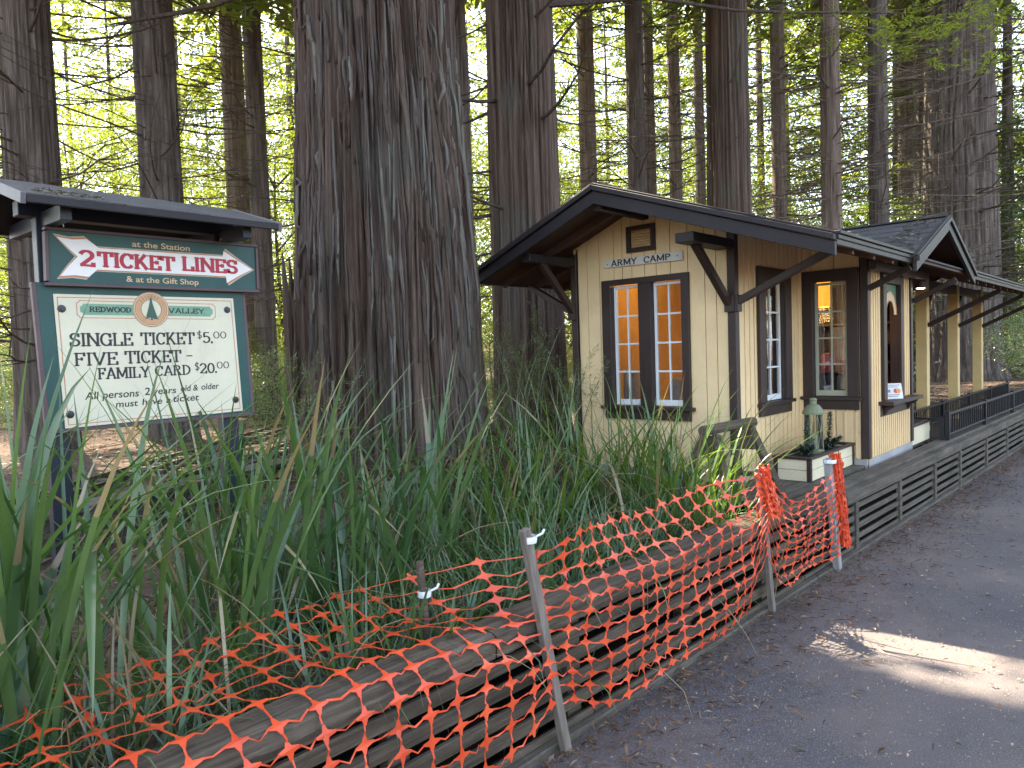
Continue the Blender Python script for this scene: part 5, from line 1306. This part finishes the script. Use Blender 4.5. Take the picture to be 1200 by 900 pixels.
# dark shrubs on the porch bank
for x, y, s, lab in ((8.6, 3.0, .8, 'dark shrub on the bank behind the first porch posts'), (11.5, 3.6, .9, 'dark shrub at the foot of the massive right trunk'), (14.5, 2.6, .8, 'dark shrub seen between the last porch posts')):
    rng = np.random.default_rng(int(x*10)); e = empty('shrub', (x, y, gz(x, y)), 0, lab, 'shrub')
    q = leafy(rng, 1.3*s, .05, .9*s, 2600, 6, (.12, .07)); link('foliage', quads_mesh('foliage', q), darkleaf, e); a, l = tree_limbs(rng, 1.1*s, .1, .8*s, 8, .025); l.build('stems', twig, e)
# far forest wall
n = 300000; ang = rt.uniform(-1.0, 1.05, n); D = rt.uniform(46, 80, n); zz = 38*rt.uniform(0, 1, n)**1.15
base = np.arctan2(FWD[1], FWD[0])-ang; c = np.stack([CAMP[0]+D*np.cos(base), CAMP[1]+D*np.sin(base), zz+1.2], 1)
kk = np.sin(ang*23+D*.2)+np.sin(ang*61+zz*.35)+.6*np.sin(ang*9+zz*.2); c = c[(kk+rt.normal(size=n)*.5 > -1.5+.018*zz+.75*(ang < -.16))]
tag(link('forest', quads_mesh('forest', leaf_quads(c, rt.normal(size=c.shape), rt.uniform(.22, .5, len(c)), rt.uniform(.12, .27, len(c)), rt)), sunleaf), kind='stuff')
# long overhanging dead branches near the top of the picture
b = MB(); pts = [at(128, 29, 11.9), at(160, 24, 11.7), at(210, 15, 11.5), at(250, 6, 11.3), at(300, -12, 11.2)]
off = Vector(t2.location); b.tube([Vector(p)-off for p in pts], [.012, .028, .035, .04, .045], 7); b.build('overhanging_limb', twig, t2)
b = MB(); pts = [at(640, 5, 9.3), at(760, -3, 10), at(860, 12, 10.5), at(940, 15, 11), at(1010, 14, 11.4), at(1060, 16, 12)]
off = Vector(t6.location); b.tube([Vector(p)-off for p in pts], [.05, .026, .022, .02, .016, .010], 7); b.build('overhanging_limb', twig, t6)
Q = []
for px, py, D, nn in ((1010, 30, 11.4, 26), (1070, 45, 11.8, 40), (1100, 25, 12, 34), (1040, 70, 11.7, 18), (960, 22, 11.2, 18), (1150, 20, 12.5, 40), (1180, 60, 12.5, 24)):
    c = at(px, py, D)+rt.normal(size=(nn, 3))*[.45, .45, .22]; Q.append(sprays(c, rt.normal(size=c.shape)*[1, 1, .3], rt.uniform(.2, .38, nn), rt, 6, .26))
off = np.array(t6.location); link('overhanging_sprays', quads_mesh('overhanging_sprays', np.concatenate(Q)-off), fresh, t6)

# far kiosk at the end of the path
kp = at(1172, 410, 30); ki = empty('far_kiosk', (kp[0], kp[1], gz(kp[0], kp[1])), 0, 'little cream kiosk with a gabled roof far down the path', 'building')
b = MB(); b.box(-.9, .9, -.9, .9, 0, 1.9); b.build('wall', creamw, ki, bevel=.01)
b = MB(); b.slab([(-1.4, -1.3, 1.9), (1.4, -1.3, 1.9), (1.4, 0, 2.8), (-1.4, 0, 2.8)], (0, 0, .07)); b.slab([(-1.4, 1.3, 1.9), (1.4, 1.3, 1.9), (1.4, 0, 2.8), (-1.4, 0, 2.8)], (0, 0, .07)); b.build('roof', shing, ki)
for x in (-1.25, 1.25):
    b = MB(); b.box(x-.06, x+.06, -1.2, -1.08, 0, 1.93); b.build('post', creamw, ki, bevel=.01)
b = MB(); b.box(-.5, .3, -.93, -.905, .9, 1.6); b.build('window', plain('dim kiosk window', (.03, .03, .03), .1), ki)

# ------------------------------------------------------------------ litter
def litter(name, n, fx, mt, l0, l1, w, zoff=.006, lift=.25):
    xy = fx(n); c = np.stack([xy[:, 0], xy[:, 1], np.zeros(len(xy))], 1)
    for i in range(len(c)): c[i, 2] = (gz(c[i, 0], c[i, 1]) if c[i, 1] > YW(c[i, 0]) else .012)+zoff
    d = rt.normal(size=c.shape)*[1, 1, lift*.5]; d[:, 2] = np.abs(d[:, 2])
    L = rt.uniform(l0, l1, len(c))*rt.uniform(.4, 1, len(c)); D_ = unit(d); up = np.array([0, 0, 1.])+rt.normal(size=c.shape)*lift; S = unit(np.cross(D_, up)); W_ = (w*rt.uniform(.5, 1.4, len(c)))[:, None]
    m_ = c+D_*L[:, None]*.45+np.array([0, 0, .004]); Q = np.stack([c, m_+S*W_/2, c+D_*L[:, None], m_-S*W_/2], 1)
    return tag(link(name, quads_mesh(name, Q), mt), kind='stuff')
def fx_edge(n):
    x = rt.uniform(-5, 9, n); return np.stack([x, np.array([YW(v) for v in x])-.07-rt.exponential(.22, n)], 1)
def fx_path(n):
    x = -4.6+16*rt.uniform(0, 1, n)**1.6; return np.stack([x, np.array([YW(v) for v in x])-.1-rt.uniform(0, 3.4, n)], 1)
def fx_forest(n):
    D = 3.5+22*rt.uniform(0, 1, n)**1.3; a = rt.uniform(-.72, .72, n); b0 = np.arctan2(FWD[1], FWD[0])-a
    xy = np.stack([CAMP[0]+D*np.cos(b0), CAMP[1]+D*np.sin(b0)], 1); k = (xy[:, 1] > .4) & ~((xy[:, 0] > -.3) & (xy[:, 0] < 3) & (xy[:, 1] < 1.8)); return xy[k]
litter('edge_litter', 4200, fx_edge, litt, .02, .10, .010)
litter('edge_needles', 9000, fx_edge, litt, .015, .05, .004)
litter('path_litter', 3400, fx_path, littp, .012, .065, .009)
litter('path_needles', 17000, fx_path, littp, .008, .026, .0045)
litter('edge_twigs', 260, fx_edge, twig, .08, .26, .006)
litter('forest_litter', 14000, fx_forest, litt, .05, .17, .022, .01, .6)
# roof debris on the cross gable and station eave
x = np.concatenate([rt.uniform(1.1, 2.0, 240), rt.uniform(-.6, 1.0, 160)]); f = np.concatenate([np.ones(240), np.zeros(160)])
y = np.where(f > 0, rt.uniform(-1.0, -.75, 400), rt.uniform(-1.0, -.6, 400)); z = np.where(f > 0, np.maximum(gzp-np.abs(x-gx)*.385, 2.275+(y+1)*SLR), 2.275+(y+1)*SLR)+.014
c = np.stack([x, y, z], 1); o = link('needle_debris', quads_mesh('needle_debris', leaf_quads(c, rt.normal(size=c.shape)*[1, 1, .2], rt.uniform(.03, .10, 400), .008, rt)), lichen, cg); o.location = (0, 0, 0); o['kind'] = 'stuff'
